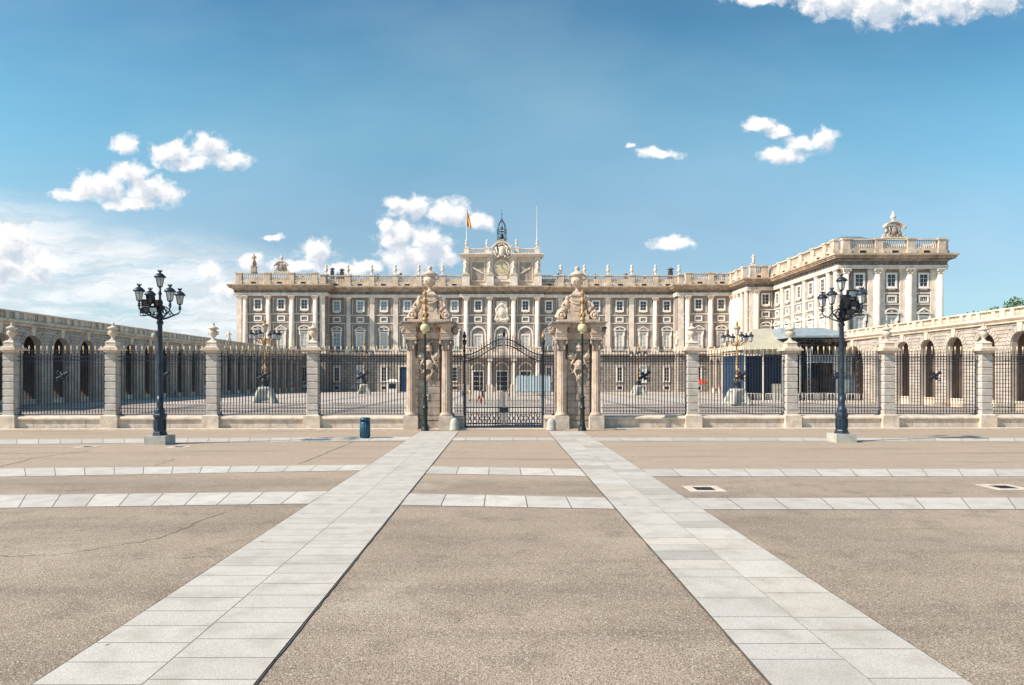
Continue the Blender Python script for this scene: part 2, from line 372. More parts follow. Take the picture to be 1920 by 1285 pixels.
def build_index(root):
    ALLCH.clear()
    for o in bpy.data.objects:
        if o.parent: ALLCH.setdefault(o.parent.name, []).append(o)
def sculpt(blobs, voxel=0.05, smooth=3):
    """Overlapping ellipsoids, tubes and boxes fused into one carved surface."""
    me0 = blobs.mesh('tmp', M['white'])
    o = bpy.data.objects.new('tmp', me0); COL.objects.link(o)
    r = o.modifiers.new('r', 'REMESH'); r.mode = 'VOXEL'; r.voxel_size = voxel; r.use_smooth_shade = True
    if smooth: q = o.modifiers.new('s', 'SMOOTH'); q.factor = 0.5; q.iterations = smooth
    dg = bpy.context.evaluated_depsgraph_get(); dg.update()
    me = bpy.data.meshes.new_from_object(o.evaluated_get(dg)); bpy.data.objects.remove(o)
    for p in me.polygons: p.use_smooth = True
    return me
def with_mat(me, m, name=None):
    me.materials.clear(); me.materials.append(m)
    for p in me.polygons: p.material_index = 0
    if name: me.name = name
    return me
def gp(px, py):                       # a spot of the flat square seen at that place of the photograph
    d = F*H/(py-HY); return ((px-CX)*d/F, d)
def at(px, Y): return (px-CX)*Y/F
def zt(py, Y): return H + (HY-py)*Y/F

# ------------------------------------------------------------------ ground
def sheet(name, x0, x1, y0, y1, z, m, nx=1, ny=1, hf=None):
    b = MB(); vs = []; fs = []
    for j in range(ny+1):
        for i in range(nx+1):
            x = x0+(x1-x0)*i/nx; y = y0+(y1-y0)*j/ny; vs.append((x, y, z + (hf(x, y) if hf else 0)))
    for j in range(ny):
        for i in range(nx): a = j*(nx+1)+i; fs.append((a, a+1, a+nx+2, a+nx+1))
    b.add(vs, fs); return struct(b.build(name, m))
M['earth'] = stone('dry_earth', (0.30, 0.27, 0.2), 0.3, 0.1)
sheet('terrain', -3000, 3000, -600, 4500, -0.6, M['earth'])
sheet('plaza_ground', -220, 220, -60, 41.2, 0, M['asphalt'])
def court_h(x, y):
    w = max(0, min(1, (y-42)/18)) * max(0, min(1, (150-y)/45))
    return w * (0.62 * max(0, min(1, (-x-8)/26)) + 0.25 * max(0, min(1, (x-15)/26)))
sheet('courtyard_ground', -220, 220, 41.2, 190, 0.0, M['court'], 88, 60, court_h)

def slabs(name, quads):
    """loose stone slabs laid flush, each with its own tone; quads = [(p0,p1,p2,p3)], z set by caller"""
    me = bpy.data.meshes.new(name); vs = []; fs = []; cols = []
    for q, c in quads:
        o = len(vs); vs += q; fs.append((o, o+1, o+2, o+3)); cols += [c]*4
    me.from_pydata(vs, [], fs); at_ = me.color_attributes.new('tone', 'FLOAT_COLOR', 'CORNER')
    for i, c in enumerate(cols): at_.data[i].color = (*c, 1)
    me.materials.append(M['slab']); bm = bmesh.new(); bm.from_mesh(me); bmesh.ops.recalc_face_normals(bm, faces=bm.faces)
    for f in bm.faces:
        if f.normal.z < 0: f.normal_flip()
    bm.to_mesh(me); bm.free()
    return struct(link(name, me))
rs = random.Random(3)
def tone(k=0.0, warm=0.0):
    v = 0.50 + k + rs.uniform(-0.025, 0.025)
    return (v*(1.0+warm), v*0.93, v*(0.845-warm))
def long_strip(name, xa, xm, xb, regular):
    q = []; G = 0.006
    for (a, b) in ((xa, xm), (xm, xb)):
        y = -8.0 + rs.uniform(0, 0.3)
        while y < 37.6:
            h = 0.515 if regular else rs.choice((0.42, 0.55, 0.72, 0.95, 1.15))
            y1 = min(y+h, 37.7)
            t = tone(0, 0.01) if regular else tone(rs.choice((0, 0.03, 0, -0.03, 0, -0.11)), rs.choice((0, 0.015, 0.03)))
            q.append((((a+G, y+G, 0.020), (b-G, y+G, 0.020), (b-G, y1-G, 0.020), (a+G, y1-G, 0.020)), t)); y = y1
    b = MB(); vs = []; fs = []
    n = 220                                               # ragged joint along both edges of the strip
    L = [xa-0.012-rs.random()*0.022 for _ in range(n+1)]; R = [xb+0.008+rs.random()*0.02 for _ in range(n+1)]
    for i in range(n+1):
        yy = -8.1 + 45.85*i/n; vs += [(L[i], yy, 0.012), (R[i], yy, 0.012)]
    for i in range(n): fs.append((2*i, 2*i+1, 2*i+3, 2*i+2))
    b.add(vs, fs); struct(b.build(name + '_joint', M['joint'])); b = MB(); b.add([(xa+.01, -8.1, .016), (xb-.01, -8.1, .016), (xb-.01, 37.7, .016), (xa+.01, 37.7, .016)], [(0, 1, 2, 3)]); struct(b.build(name + '_bed', M['fine_joint']))
    slabs(name, q)
long_strip('stone_path', -4.58, -3.50, -2.41, True)
long_strip('stone_path', 2.63, 3.64, 4.60, False)
def cross_strip(name, corners, n, k=0.0):
    k += 0.03
    """corners on the photograph: far-left, far-right, near-left, near-right"""
    P = [Vector((*gp(*c), 0.008)) for c in corners]; q = []
    for i in range(n):
        a, b = i/n, (i+1)/n; g = 0.012/max(0.2, (P[1]-P[0]).length)
        a += g; b -= g
        q.append(((tuple(P[2].lerp(P[3], a)), tuple(P[2].lerp(P[3], b)), tuple(P[0].lerp(P[1], b)), tuple(P[0].lerp(P[1], a))), tone(k + rs.choice((0, 0, 0.03, -0.04)))))
    bd = MB(); bd.add([(p.x, p.y + (0.015 if i < 2 else -0.015), 0.004) for i, p in enumerate((P[0], P[1], P[3], P[2]))], [(0, 1, 2, 3)])
    struct(bd.build(name + '_joint', M['joint'])); slabs(name, q)
cross_strip('stone_strip', ((-260,826.5),(775,819.5),(-260,836),(764,826.5)), 26, -0.02)
cross_strip('stone_strip', ((830,821),(1050,821),(826,826.5),(1054,826.5)), 5, -0.02)
cross_strip('stone_strip', ((1110,821),(2200,822),(1118,827),(2200,828)), 22, -0.04)
cross_strip('stone_strip', ((-420,883),(700,872),(-420,902),(680,882.5)), 20)
cross_strip('stone_strip', ((805,875),(1091,880),(795,888.5),(1103,893.5)), 5)
cross_strip('stone_strip', ((1192,880),(2400,880),(1212,894),(2400,894)), 18, -0.03)
cross_strip('stone_strip', ((-420,934),(619,922),(-420,959),(586,945)), 16)
cross_strip('stone_strip', ((764,926),(1138,934),(747,947.5),(1156,955)), 5)
cross_strip('stone_strip', ((1275,934.5),(2500,933),(1308,956),(2500,955)), 14, -0.02)
def crack(pts, w=0.012):
    b = MB(); vs = []; fs = []; P = []
    for (a, c) in zip(pts, pts[1:]):
        for i in range(14): P.append((a[0]+(c[0]-a[0])*i/14, a[1]+(c[1]-a[1])*i/14))
    P.append(pts[-1]); W = [(gp(*p)[0] + rs.uniform(-.06, .06), gp(*p)[1] + rs.uniform(-.05, .05)) for p in P]
    for i, (x, y) in enumerate(W):
        a = W[max(0, i-1)]; c = W[min(len(W)-1, i+1)]; d = Vector((c[0]-a[0], c[1]-a[1])).normalized(); ww = w*rs.uniform(0.5, 1.6)
        vs += [(x-d.y*ww, y+d.x*ww, 0.0045), (x+d.y*ww, y-d.x*ww, 0.0045)]
    for i in range(len(W)-1): fs.append((2*i, 2*i+1, 2*i+3, 2*i+2))
    b.add(vs, fs); struct(b.build('asphalt_crack', M['joint']))
crack([(560,870),(610,851),(662,829)], .02); crack([(0,876),(70,858),(170,845)], .02); crack([(290,874),(330,860)], .015)
crack([(0,1044),(120,1040),(300,1010),(420,960)], .008); crack([(330,1047),(420,1043)], .006)
# pale kerb in front of the fence
kb = MB(); kb.T = Matrix.Translation((0, 40.3, 0)) @ Matrix.Rotation(0.0154, 4, 'Z')
kb.box(-60, 60, -1.25, -0.5, -0.05, 0.05); struct(kb.build('kerb', M['granite_warm']))

def drain(px, py, w, label):
    x, y = gp(px, py)
    t = thing('drain_cover', label, 'drain cover', (x, y, 0), 0, 'drain covers set in the asphalt')
    b = MB(); s = w/2
    for a in ((-s, s, -s, -s*.55), (-s, s, s*.55, s), (-s, -s*.55, -s*.55, s*.55), (s*.55, s, -s*.55, s*.55)): b.box(*a, 0.001, 0.012)
    b.build('stone_frame', M['granite_warm'], t)
    b = MB()
    for i in range(9): xx = -s*.5 + s*i/8; b.box(xx-.015, xx+.015, -s*.54, s*.54, 0.002, 0.010)
    b.build('grate', M['black'], t); b = MB(); b.box(-s*.55, s*.55, -s*.55, s*.55, 0.001, 0.004); b.build('pit', M['black'], t)
drain(1320, 917, 0.95, 'square drain cover in the asphalt just right of the right stone path')
drain(1882, 914, 0.95, 'square drain cover at the right edge of the photo, right of the street lamp')
drain(336, 838.5, 0.8, 'small drain cover just in front of the left street lamp plinth, right side')
drain(162, 838.5, 0.8, 'small drain cover on the far left, left of the left street lamp')

# ------------------------------------------------------------------ fence
FA = 0.0154
def fl(x, dy=0.0): return (x, 40.3 + FA*x + dy, 0)
XL = [-11.30, -17.29, -23.26, -29.26, -35.25]; XR = [11.56, 17.57, 23.49, 29.47, 35.4]
URN = [(0.10,0),(0.19,0.0),(0.20,0.06),(0.12,0.10),(0.08,0.16),(0.10,0.22),(0.17,0.32),(0.24,0.46),(0.245,0.56),(0.18,0.62),(0.17,0.68),(0.29,0.72),(0.30,0.78),(0.22,0.83),(0.10,0.90),(0.05,0.95),(0.075,1.0),(0.07,1.06),(0.01,1.12)]
def fence_post(label, loc):
    t = thing('fence_post', label, 'fence post', loc, FA, 'stone posts of the palace fence')
    b = MB(); b.cbox(0, 0, 0, 0.98, 0.98, 0.77); b.frus(0, 0, 0.77, 0.84, 0.9, 0.9, 0.74, 0.74); b.build('plinth', M['granite_warm'], t)
    b = MB(); z = 0.84
    b.cbox(0, 0, 0.8, 0.56, 0.56, 3.75)
    b.cbox(0, 0, 0.84, 0.68, 0.68, 0.22)
    z = 1.10
    for i in range(8):
        b.frus(0, 0, z, z+0.03, 0.58, 0.58, 0.64, 0.64); b.cbox(0, 0, z+0.03, 0.64, 0.64, 0.33); b.frus(0, 0, z+0.36, z+0.39, 0.64, 0.64, 0.58, 0.58); z += 0.43
    b.build('shaft', M['granite'], t)
    b = MB(); b.frus(0, 0, 4.54, 4.68, 0.64, 0.64, 0.86, 0.86); b.cbox(0, 0, 4.68, 1.14, 1.14, 0.09); b.cbox(0, 0, 4.77, 1.02, 1.02, 0.09)
    b.frus(0, 0, 4.86, 4.93, 0.78, 0.78, 0.66, 0.66); b.cbox(0, 0, 4.93, 0.6, 0.6, 0.22); b.frus(0, 0, 5.15, 5.27, 0.66, 0.66, 0.4, 0.4)
    b.build('capital', M['granite_warm'], t)
    b = MB(); b.lathe(0, 0, 5.25, URN, 14)
    for s in (-1, 1): b.ring((s*0.22, 0, 5.72), 0.10, 0.028, 'y', 8, 5)
    b.build('urn', M['granite_warm'], t)
    return t
ordn = ['nearest the gate', 'second from the gate', 'third from the gate', 'fourth from the gate', 'fifth from the gate']
p0 = fence_post('left-hand stone fence post with urn, ' + ordn[0], fl(XL[0]))
for i, x in enumerate(XL[1:4]): dup(p0, fl(x), 'left-hand stone fence post with urn, ' + ordn[i+1])
for i, x in enumerate(XR[:4]): dup(p0, fl(x), 'right-hand stone fence post with urn, ' + ordn[i])

def spear(b, x, z0, z1, r=0.016, y=0):
    b.lathe(x, y, z0, [(r, 0), (r, z1-z0-0.22), (r*2.0, z1-z0-0.18), (r*0.9, z1-z0-0.15), (r*1.9, z1-z0-0.10), (0.002, z1-z0)], 5)
def fence_panel(label, loc, hw=2.58, nb=29, emblem=True):
    t = thing('iron_fence_panel', label, 'iron fence', loc, FA, 'iron fence panels between the stone posts')
    b = MB()
    for i in range(nb):
        x = -hw + 2*hw*(i+0.5)/nb
        b.lathe(x, 0, 0.82, [(0.026, 0), (0.026, 3.62), (0.034, 3.66), (0.018, 3.72), (0.03, 3.80), (0.002, 3.93)], 5)
        if i < nb-1:
            xm = x + hw/nb; b.lathe(xm, 0, 0.82, [(0.013, 0), (0.013, 0.52), (0.028, 0.56), (0.002, 0.68)], 4)
    b.build('bars', M['iron'], t)
    b = MB()
    for z, h in ((0.83, .045), (1.20, .04), (4.03, .045), (4.30, .05)): b.box(-hw-.1, hw+.1, -.03, .03, z, z+h)
    b.build('rails', M['iron'], t)
    b = MB(); r2 = MB(); r3 = MB()
    for i in range(nb-1):
        x = -hw + 2*hw*(i+1)/nb; b.ring((x, 0, 4.19), 0.062, 0.012, 'y', 8, 4)
        r2.ring((x, 0, 3.93), 0.07, 0.012, 'y', 6, 4, pi, 2*pi); r3.ring((x, 0, 1.03), 0.06, 0.010, 'y', 8, 4)
    b.build('ring_frieze', M['iron'], t); r2.build('scallop_frieze', M['iron'], t); r3.build('foot_rings', M['iron'], t)
    b = MB()
    for i in range(nb//2): spear(b, -hw + 2*hw*(2*i+1)/nb + hw/nb*2*0.5, 4.34, 4.98, 0.026)
    b.build('gilt_spikes', M['palegold'], t)
    if emblem:
        b = MB(); b.cur = 0
        for a in range(4): 
            w = a*pi/2 + 0.5
            b.ball((0.17*cos(w), 0, 3.15+0.17*sin(w)), (0.10, 0.05, 0.10), 8, 5); b.ring((0.36*cos(w+.3), 0, 3.15+0.30*sin(w+.3)), 0.09, 0.03, 'y', 10, 4)
        b.ball((0, 0, 3.15), (0.13, 0.07, 0.16), 10, 6); b.ball((0.28, 0, 3.33), (0.17, 0.05, 0.07), 8, 5); b.ball((-0.26, 0, 3.02), (0.14, 0.05, 0.08), 8, 5)
        b.build('scroll_emblem', M['iron'], t)
    return t
def base_wall(label, loc, hw=2.56, m='granite_warm'):
    t = thing('base_wall', label, 'low wall', loc, FA, 'low granite walls under the fence')
    b = MB(); b.box(-hw, hw, -0.24, 0.24, 0, 0.53)
    for i in range(5): x = -hw + 2*hw*i/5; b.box(x+.012, x+2*hw/5-.012, -0.262, 0.262, 0.02, 0.52)
    b.build('blocks', M[m], t)
    b = MB(); b.xprism([(-0.33, .53), (-0.36, .57), (-0.36, .63), (-0.33, .69), (-0.22, .74), (-0.1, .77), (0.1, .77), (0.22, .74), (0.33, .69), (0.36, .63), (0.36, .57), (0.33, .53)], -hw, hw)
    b.build('coping', M[m], t); return t
pl = [-8.40, -14.30, -20.28, -26.27, -32.27]; pr = [8.66, 14.56, 20.53, 26.48, 32.45]
f0 = w0 = None
for side, xs in (('left', pl), ('right', pr)):
    for i, x in enumerate(xs):
        lab = f'dark iron fence panel, {("nearest", "second", "third", "fourth", "fifth")[i]} {"" if i == 0 else "from "}{"to " if i == 0 else ""}the gate on the {side} side'
        lw = f'low granite wall under the {("nearest", "second", "third", "fourth", "fifth")[i]} fence panel {side} of the gate'
        if f0 is None: f0 = fence_panel(lab, fl(x)); w0 = base_wall(lw, fl(x))
        else: dup(f0, fl(x), lab); dup(w0, fl(x), lw)

# gate piers
def flute(r0, r1, z0, z1, x, y, b, n=18):
    prof = [(r0, z0), ((r0*0.985+r1*.015), z0+(z1-z0)*.35), (r1, z1)]
    vs = []; fs = []; k = n*2
    for r, z in prof:
        for i in range(k): a = 2*pi*i/k; rr = r*(1.0 if i % 2 == 0 else 0.90); vs.append((x+rr*cos(a), y+rr*sin(a), z))
    for q in range(2):
        for i in range(k): j = (i+1) % k; fs.append((q*k+i, q*k+j, (q+1)*k+j, (q+1)*k+i))
    b.add(vs, fs)
def capital(b, x, y, z, r, h):
    b.lathe(x, y, z, [(r*.95, 0), (r*1.02, h*.1), (r*1.0, h*.3), (r*1.12, h*.55), (r*1.3, h*.8), (r*1.3, h*.86)], 12)
    b.cbox(x, y, z+h*.86, r*2.9, r*2.9, h*.14)
    for s in (-1, 1):
        for q in (-1, 1):
            b.ball((x+s*r*1.22, y+q*r*1.1, z+h*.68), (r*.36, r*.34, h*.18), 8, 5)
            b.ball((x+s*r*0.72, y+q*r*0.9, z+h*.28), (r*.30, r*.25, h*.24), 7, 5)
BIGURN = [(0.20,0),(0.24,0.0),(0.25,0.07),(0.12,0.14),(0.09,0.26),(0.15,0.36),(0.26,0.46),(0.34,0.60),(0.37,0.76),(0.35,0.86),(0.30,0.92),(0.30,0.98),(0.44,1.04),(0.45,1.11),(0.32,1.18),(0.18,1.28),(0.10,1.33),(0.14,1.40),(0.16,1.48),(0.10,1.57),(0.01,1.62)]
def gate_pier(label, loc):
    t = thing('gate_pier', label, 'gate pier', loc, FA, 'monumental stone gate piers')
    for s in (-1, 1):
        for q in (-1, 1):
            c = MB(); c.cbox(s*1.03, q*.70, 0, .86, .80, .76); c.cbox(s*1.03, q*.70, .76, .78, .74, .06); c.build('column_plinth', M['granite_warm'], t)
            c = MB(); c.lathe(s*1.03, q*.72, .82, [(.36,0),(.37,.05),(.36,.10),(.30,.13),(.31,.17),(.28,.2)], 20)
            flute(.262, .235, 1.02, 4.66, s*1.03, q*.72, c)
            co = c.build('column', M['pier'], t)
            c = MB(); capital(c, s*1.03, q*.72, 4.62, .25, .74); c.build('capital', M['pier_dark'], co)
    b = MB(); b.cbox(0, 0, 0, 1.25, 1.36, .5); b.cbox(0, 0, .5, 1.25, 1.25, 4.85); b.cbox(0, 0, .56, 1.30, 1.42, .22)
    for i in range(5): b.cbox(0, 0, .86+i*.42, 1.29, 1.32, .39)
    for s in (-1, 1):                                     # side faces of the core behind the columns
        b.cbox(s*.98, 0, .5, .72, .62, 4.85)
        for i in range(9): b.cbox(s*.98, 0, .86+i*.42, .76, .66, .39)
    b.build('core', M['pier_dark'], t)
    b = MB()                                              # frame of the trophy panel
    for q in (-1, 1):
        b.box(-.62, .62, q*.70-.04, q*.70+.04, 5.10, 5.20)
        for s in (-1, 1): b.box(s*.58-.04, s*.58+.04, q*.70-.04, q*.70+.04, 3.0, 5.10)
    b.build('panel_frame', M['pier_dark'], t)
    b = MB()                                              # hanging trophy of arms: helmet, shields, ribbons
    y = -.70; b.T = Matrix.Translation((0, -.0, 4.1)) @ Matrix.Diagonal((1.28, 1.12, 1.12, 1)) @ Matrix.Translation((0, .06, -4.1))
    b.ball((0, y-.02, 4.72), (.17, .14, .20)); b.ball((0, y-.05, 4.93), (.08, .08, .12)); b.ball((0, y-.06, 4.60), (.2, .12, .07))
    for s in (-1, 1):
        b.ball((s*.33, y, 4.30), (.17, .10, .17)); b.ball((s*.36, y-.05, 4.30), (.09, .10, .09)); b.ring((s*.33, y, 4.30), .17, .035, 'y', 14, 5)
        b.tube([(s*.08, y, 4.5), (s*.28, y-.04, 4.0), (s*.42, y, 3.75), (s*.32, y-.05, 3.55), (s*.2, y, 3.5)], [.06, .06, .05, .04, .02], 6)
        b.tube([(-s*.45, y-.02, 4.05), (0, y-.07, 3.7), (s*.4, y-.02, 3.35)], [.03, .045, .02], 6)
        b.tube([(s*.05, y, 3.9), (s*.2, y-.05, 3.5), (s*.05, y, 3.15), (s*.12, y-.03, 2.95)], [.07, .06, .04, .02], 6)
    b.ball((0, y-.03, 3.85), (.22, .12, .26)); b.ball((0, y-.1, 3.85), (.1, .08, .12)); b.ball((0, y, 3.2), (.1, .08, .16))
    b.build('trophy_relief', M['pier'], t)
    b = MB(); b.box(-.17, .03, -.70, -.66, 1.72, 2.12); o = b.build('letter_plate', M['pier_dark'], t); b = MB(); b.box(-.12, -.02, -.71, -.70, 1.80, 2.05); b.build('plate_slot', M['pier'], o)
    b = MB()                                              # entablature, breaking forward over the columns
    for (z0, z1, g) in ((5.36, 5.52, 0), (5.52, 5.66, .03), (5.66, 5.72, .07), (5.72, 6.02, 0), (6.02, 6.10, .07), (6.10, 6.18, .14)):
        b.box(-1.32-g, 1.32+g, -.62-g, .62+g, z0, z1)
        for s in (-1, 1): b.box(s*1.03-.30-g, s*1.03+.30+g, -1.0-g, 1.0+g, z0+.001, z1-.001)
    b.build('entablature', M['pier'], t)
    b = MB()
    for (z0, z1, g) in ((6.18, 6.27, .22), (6.27, 6.34, .30)):
        b.box(-1.32-g, 1.32+g, -.76-g, .76+g, z0, z1)
        for s in (-1, 1): b.box(s*1.03-.30-g, s*1.03+.30+g, -1.0-g, 1.0+g, z0+.001, z1-.001)
    for i in range(-4, 5): b.cbox(i*.32, -.86, 6.10, .12, .2, .08); b.cbox(i*.32, .86, 6.10, .12, .2, .08)
    b.build('cornice', M['pier_dark'], t)
    b = MB()                                              # ornament bulging at the ends of the frieze
    for s in (-1, 1):
        for q in (-.4, .4): b.ball((s*1.5, q, 5.86), (.18, .22, .24)); b.ball((s*1.62, q, 6.02), (.12, .16, .10))
        b.ball((s*1.48, 0, 5.86), (.14, .45, .16))
        b.build('frieze_ornament', M['pier_dark'], t); b = MB(); b.ball((s*.5, -.68, 5.87), (.13, .08, .14)); b.build('frieze_boss', M['pier_dark'], t); b = MB()
    b.ball((0, -.68, 5.87), (.22, .08, .13)); b.build('frieze_mask', M['pier_dark'], t)
    b = MB(); b.cbox(0, 0, 6.34, 2.5, 1.5, .16); b.cbox(0, 0, 6.50, 1.30, 1.1, .32); b.frus(0, 0, 6.82, 7.95, 1.02, .9, .72, .66)
    b.cbox(0, 0, 7.60, .92, .8, .10); b.cbox(0, 0, 7.95, .86, .78, .09); b.frus(0, 0, 8.04, 8.18, .74, .68, .52, .5)
    b.cbox(0, -.42, 7.02, .5, .06, .42)
    b.build('pedestal', M['pier'], t)
    b = MB()                                              # volutes and seated figures either side
    R90 = Matrix.Rotation(pi/2, 3, 'X')
    for s in (-1, 1):
        b.lathe(0, 0, 0, [(.01, 0)], 3) if False else None
        b.ball((s*.95, 0, 6.78), (.31, .50, .30), 14, 9); b.ring((s*.98, -.48, 6.78), .20, .06, 'y', 14, 6); b.ball((s*.98, -.50, 6.78), (.10, .08, .10))
        b.tube([(s*1.2, 0, 6.62), (s*1.0, 0, 7.0), (s*.75, 0, 7.15), (s*.62, 0, 7.5)], [.2, .22, .2, .12], 8)
        b.ball((s*.66, -.12, 7.42), (.22, .24, .34)); b.ball((s*.60, -.16, 7.80), (.14, .15, .17))          # torso, head
        b.ball((s*.80, -.25, 7.12), (.26, .20, .16)); b.tube([(s*.8, -.2, 7.55), (s*.95, -.38, 7.3), (s*.72, -.48, 7.18)], [.09, .08, .07], 6)
        b.tube([(s*.72, -.25, 7.1), (s*1.02, -.42, 7.05), (s*1.08, -.46, 6.8)], [.13, .10, .08], 6)
        b.tube([(s*.5, -.3, 7.7), (s*.3, -.42, 7.52), (0, -.46, 7.44)], [.05, .07, .08], 6)
        b.tube([(s*.5, .3, 7.7), (s*.3, .42, 7.52), (0, .46, 7.44)], [.05, .07, .08], 6)
    me = with_mat(sculpt(b, 0.028, 1), M['pier'], 'scroll_figures'); link('scroll_figures', me, t)
    b = MB(); b.lathe(0, 0, 8.16, BIGURN, 22)
    for s in (-1, 1): b.ring((s*.40, 0, 9.08), .15, .04, 'y', 12, 6); b.ball((s*.2, -.26, 8.85), (.09, .07, .1))
    for i in range(14): a = 2*pi*i/14; b.ball((.3*cos(a), .3*sin(a), 8.78), (.045, .045, .16), 6, 5)
    b.build('urn', M['pier'], t)
    return t
gl = gate_pier('left stone gate pier with fluted columns, carved trophy and large urn', (-4.30, 40.05, 0))
dup(gl, (4.57, 40.2, 0), 'right stone gate pier with fluted columns, carved trophy and large urn')

# short fence pieces between piers and gate
for s, x, lb in ((-1, -2.56, 'left'), (1, 2.90, 'right')):
    fence_panel(f'narrow iron fence piece between the {lb} gate pier and the gate', (x, 40.3, 0), .33, 4, False)
    base_wall(f'short low wall between the {lb} gate pier and the gate', (x, 40.3, 0), .34)

# iron gate
GX = 0.16; GH = 2.32
gt = thing('iron_gate', 'closed double-leaf iron gate with arched top between the stone piers', 'gate', (GX, 40.3, 0), FA)
def gtop(x): return 4.42 + 0.97*(0.5+0.5*cos(pi*x/GH))
for s in (-1, 1):
    lf = MB(); nb = 13
    for i in range(nb):
        x = s*(0.10 + (GH-.16)*(i+.5)/nb)
        lf.lathe(x, 0, 0.12, [(.028, 0), (.028, gtop(x)-.10), (.038, gtop(x)-.06), (.018, gtop(x)), (.03, gtop(x)+.08), (.002, gtop(x)+.26)], 5)
        if i < nb-1: xm = x + s*(GH-.16)/nb/2; lf.lathe(xm, 0, 1.22, [(.012, 0), (.012, .4), (.026, .44), (.002, .55)], 4)
    leaf = lf.build('gate_leaf', M['iron'], gt)
    r = MB()
    for z in (.10, .24, .93, 1.22): r.box(min(s*.03, s*GH), max(s*.03, s*GH), -.035, .035, z, z+.055)
    for k in (0, -.36):
        r.tube([(s*(.03+(GH-.05)*i/12), 0, gtop(.03+(GH-.05)*i/12)+k) for i in range(13)], .036, 5)
    r.box(min(s*.02, s*.09), max(s*.02, s*.09), -.05, .05, .08, 5.75); r.box(min(s*(GH-.06), s*GH), max(s*(GH-.06), s*GH), -.045, .045, .08, 4.5)
    r.build('frame', M['iron'], leaf)
    o = MB(); n = 7
    for i in range(n):
        x = s*(.16 + (GH-.28)*(i+.5)/n)
        for zz in (.42, .76): o.ring((x, 0, zz), .115, .017, 'y', 12, 4)
        o.tube([(x-.14, 0, .29), (x, 0, .60), (x+.14, 0, .93)], .013, 4); o.tube([(x+.14, 0, .29), (x, 0, .60), (x-.14, 0, .93)], .013, 4)
        o.ball((x, 0, .59), (.04, .03, .07), 6, 5)
    o.build('scrollwork', M['iron'], leaf); o = MB()
    for i in range(13): x = s*(.12 + (GH-.2)*(i+.5)/13); o.ring((x, 0, gtop(x)-.18), .07, .013, 'y', 8, 4)
    o.build('ring_frieze', M['iron'], leaf)
    gsp = MB()
    for i in range(nb): 
        if i % 2 == 0: x = s*(0.10 + (GH-.16)*(i+.5)/nb); gsp.lathe(x, -.012, gtop(x)+.20, [(.03, 0), (.034, .05), (.015, .12), (.002, .42)], 5)
    gsp.build('gilt_tips', M['gold'], leaf)
    p = MB(); p.lathe(s*GH + s*.06, 0, 0, [(.10, 0), (.10, .12), (.055, .18), (.052, 4.6), (.08, 4.66), (.06, 4.74), (.05, 5.0), (.10, 5.06), (.11, 5.2), (.13, 5.3), (.05, 5.36), (.03, 5.45)], 10)
    po = p.build('gate_post', M['iron'], gt)
    p = MB(); p.lathe(s*GH + s*.06, 0, 5.42, [(.05, 0), (.1, .06), (.12, .16), (.08, .24), (.04, .3), (.06, .36), (.01, .46)], 10); p.build('finial', M['gold'] if s > 0 else M['iron'], po)
b = MB(); b.box(-.28, .28, -.09, .09, .93, 1.24); b.build('lock_box', M['iron'], gt)
b = MB(); b.lathe(0, 0, 5.55, [(.04, 0), (.03, .2), (.07, .26), (.05, .34), (.01, .5)], 8); b.build('top_finial', M['iron'], gt)

# globe lamps before the piers
def globe_lamp(label, loc):
    t = thing('globe_lamp', label, 'street lamp', loc, 0, 'globe lamps in front of the gate piers')
    b = MB(); b.lathe(0, 0, 0, [(.25,0),(.25,.05),(.22,.08),(.23,.14),(.18,.2),(.17,.28),(.19,.32),(.15,.40),(.14,.75),(.13,1.2),(.16,1.25),(.19,1.30),(.16,1.36),(.12,1.42),(.11,1.85),(.15,1.9),(.15,1.96),(.08,2.02)], 14); b.build('base', M['green_iron'], t)
    b = MB(); b.lathe(0, 0, 2.0, [(.08,0),(.075,.1),(.062,1.5),(.055,3.5),(.08,3.55),(.05,3.6)], 10); b.build('pole', M['green_iron'], t)
    b = MB(); b.lathe(0, 0, 5.55, [(.06,0),(.12,.03),(.16,.07)], 10); b.ball((0, 0, 5.90), .275, 18, 12); b.build('globe', M['globe'], t)
    b = MB(); b.lathe(0, 0, 6.14, [(.10,0),(.17,.05),(.12,.1),(.14,.16),(.21,.22),(.14,.3),(.10,.5),(.17,.58),(.10,.66),(.14,.9),(.08,1.05),(.06,1.25),(.14,1.32),(.16,1.4),(.06,1.46),(.08,1.58),(.13,1.72),(.15,1.80),(.05,1.84),(.04,1.95)], 12)
    for i in range(4): a = i*pi/2 + .4; b.tube([(.1*cos(a), .1*sin(a), 6.45), (.22*cos(a), .22*sin(a), 6.62), (.17*cos(a), .17*sin(a), 6.8), (.1*cos(a), .1*sin(a), 6.7)], .022, 5)
    for k in range(3):
        for i in range(5): a = i*2*pi/5+k; b.ball((.14*cos(a), .14*sin(a), 6.62+.38*k), (.05, .05, .12), 6, 5)
    b.build('gilt_crown', M['gold'], t)
    return t
g1 = globe_lamp('slim globe lamp with gilt crown in front of the left gate pier', (at(797, 38.3), 38.3, 0))
dup(g1, (at(1092, 38.3), 38.3, 0), 'slim globe lamp with gilt crown in front of the right gate pier')

def bollard(label, loc):
    b = MB(); b.lathe(0, 0, 0, [(.30,0),(.30,.06),(.27,.12),(.25,.45),(.21,.58),(.13,.68),(.05,.72),(.01,.725)], 18)
    return tag(b.build('bollard', M['conc'], None, loc=loc), label, 'bollard', 'stone bollards beside the gate')
bollard('domed stone bollard left of the gate', (at(852, 38.6), 38.6, 0)); bollard('domed stone bollard right of the gate', (at(1034, 38.6), 38.6, 0))

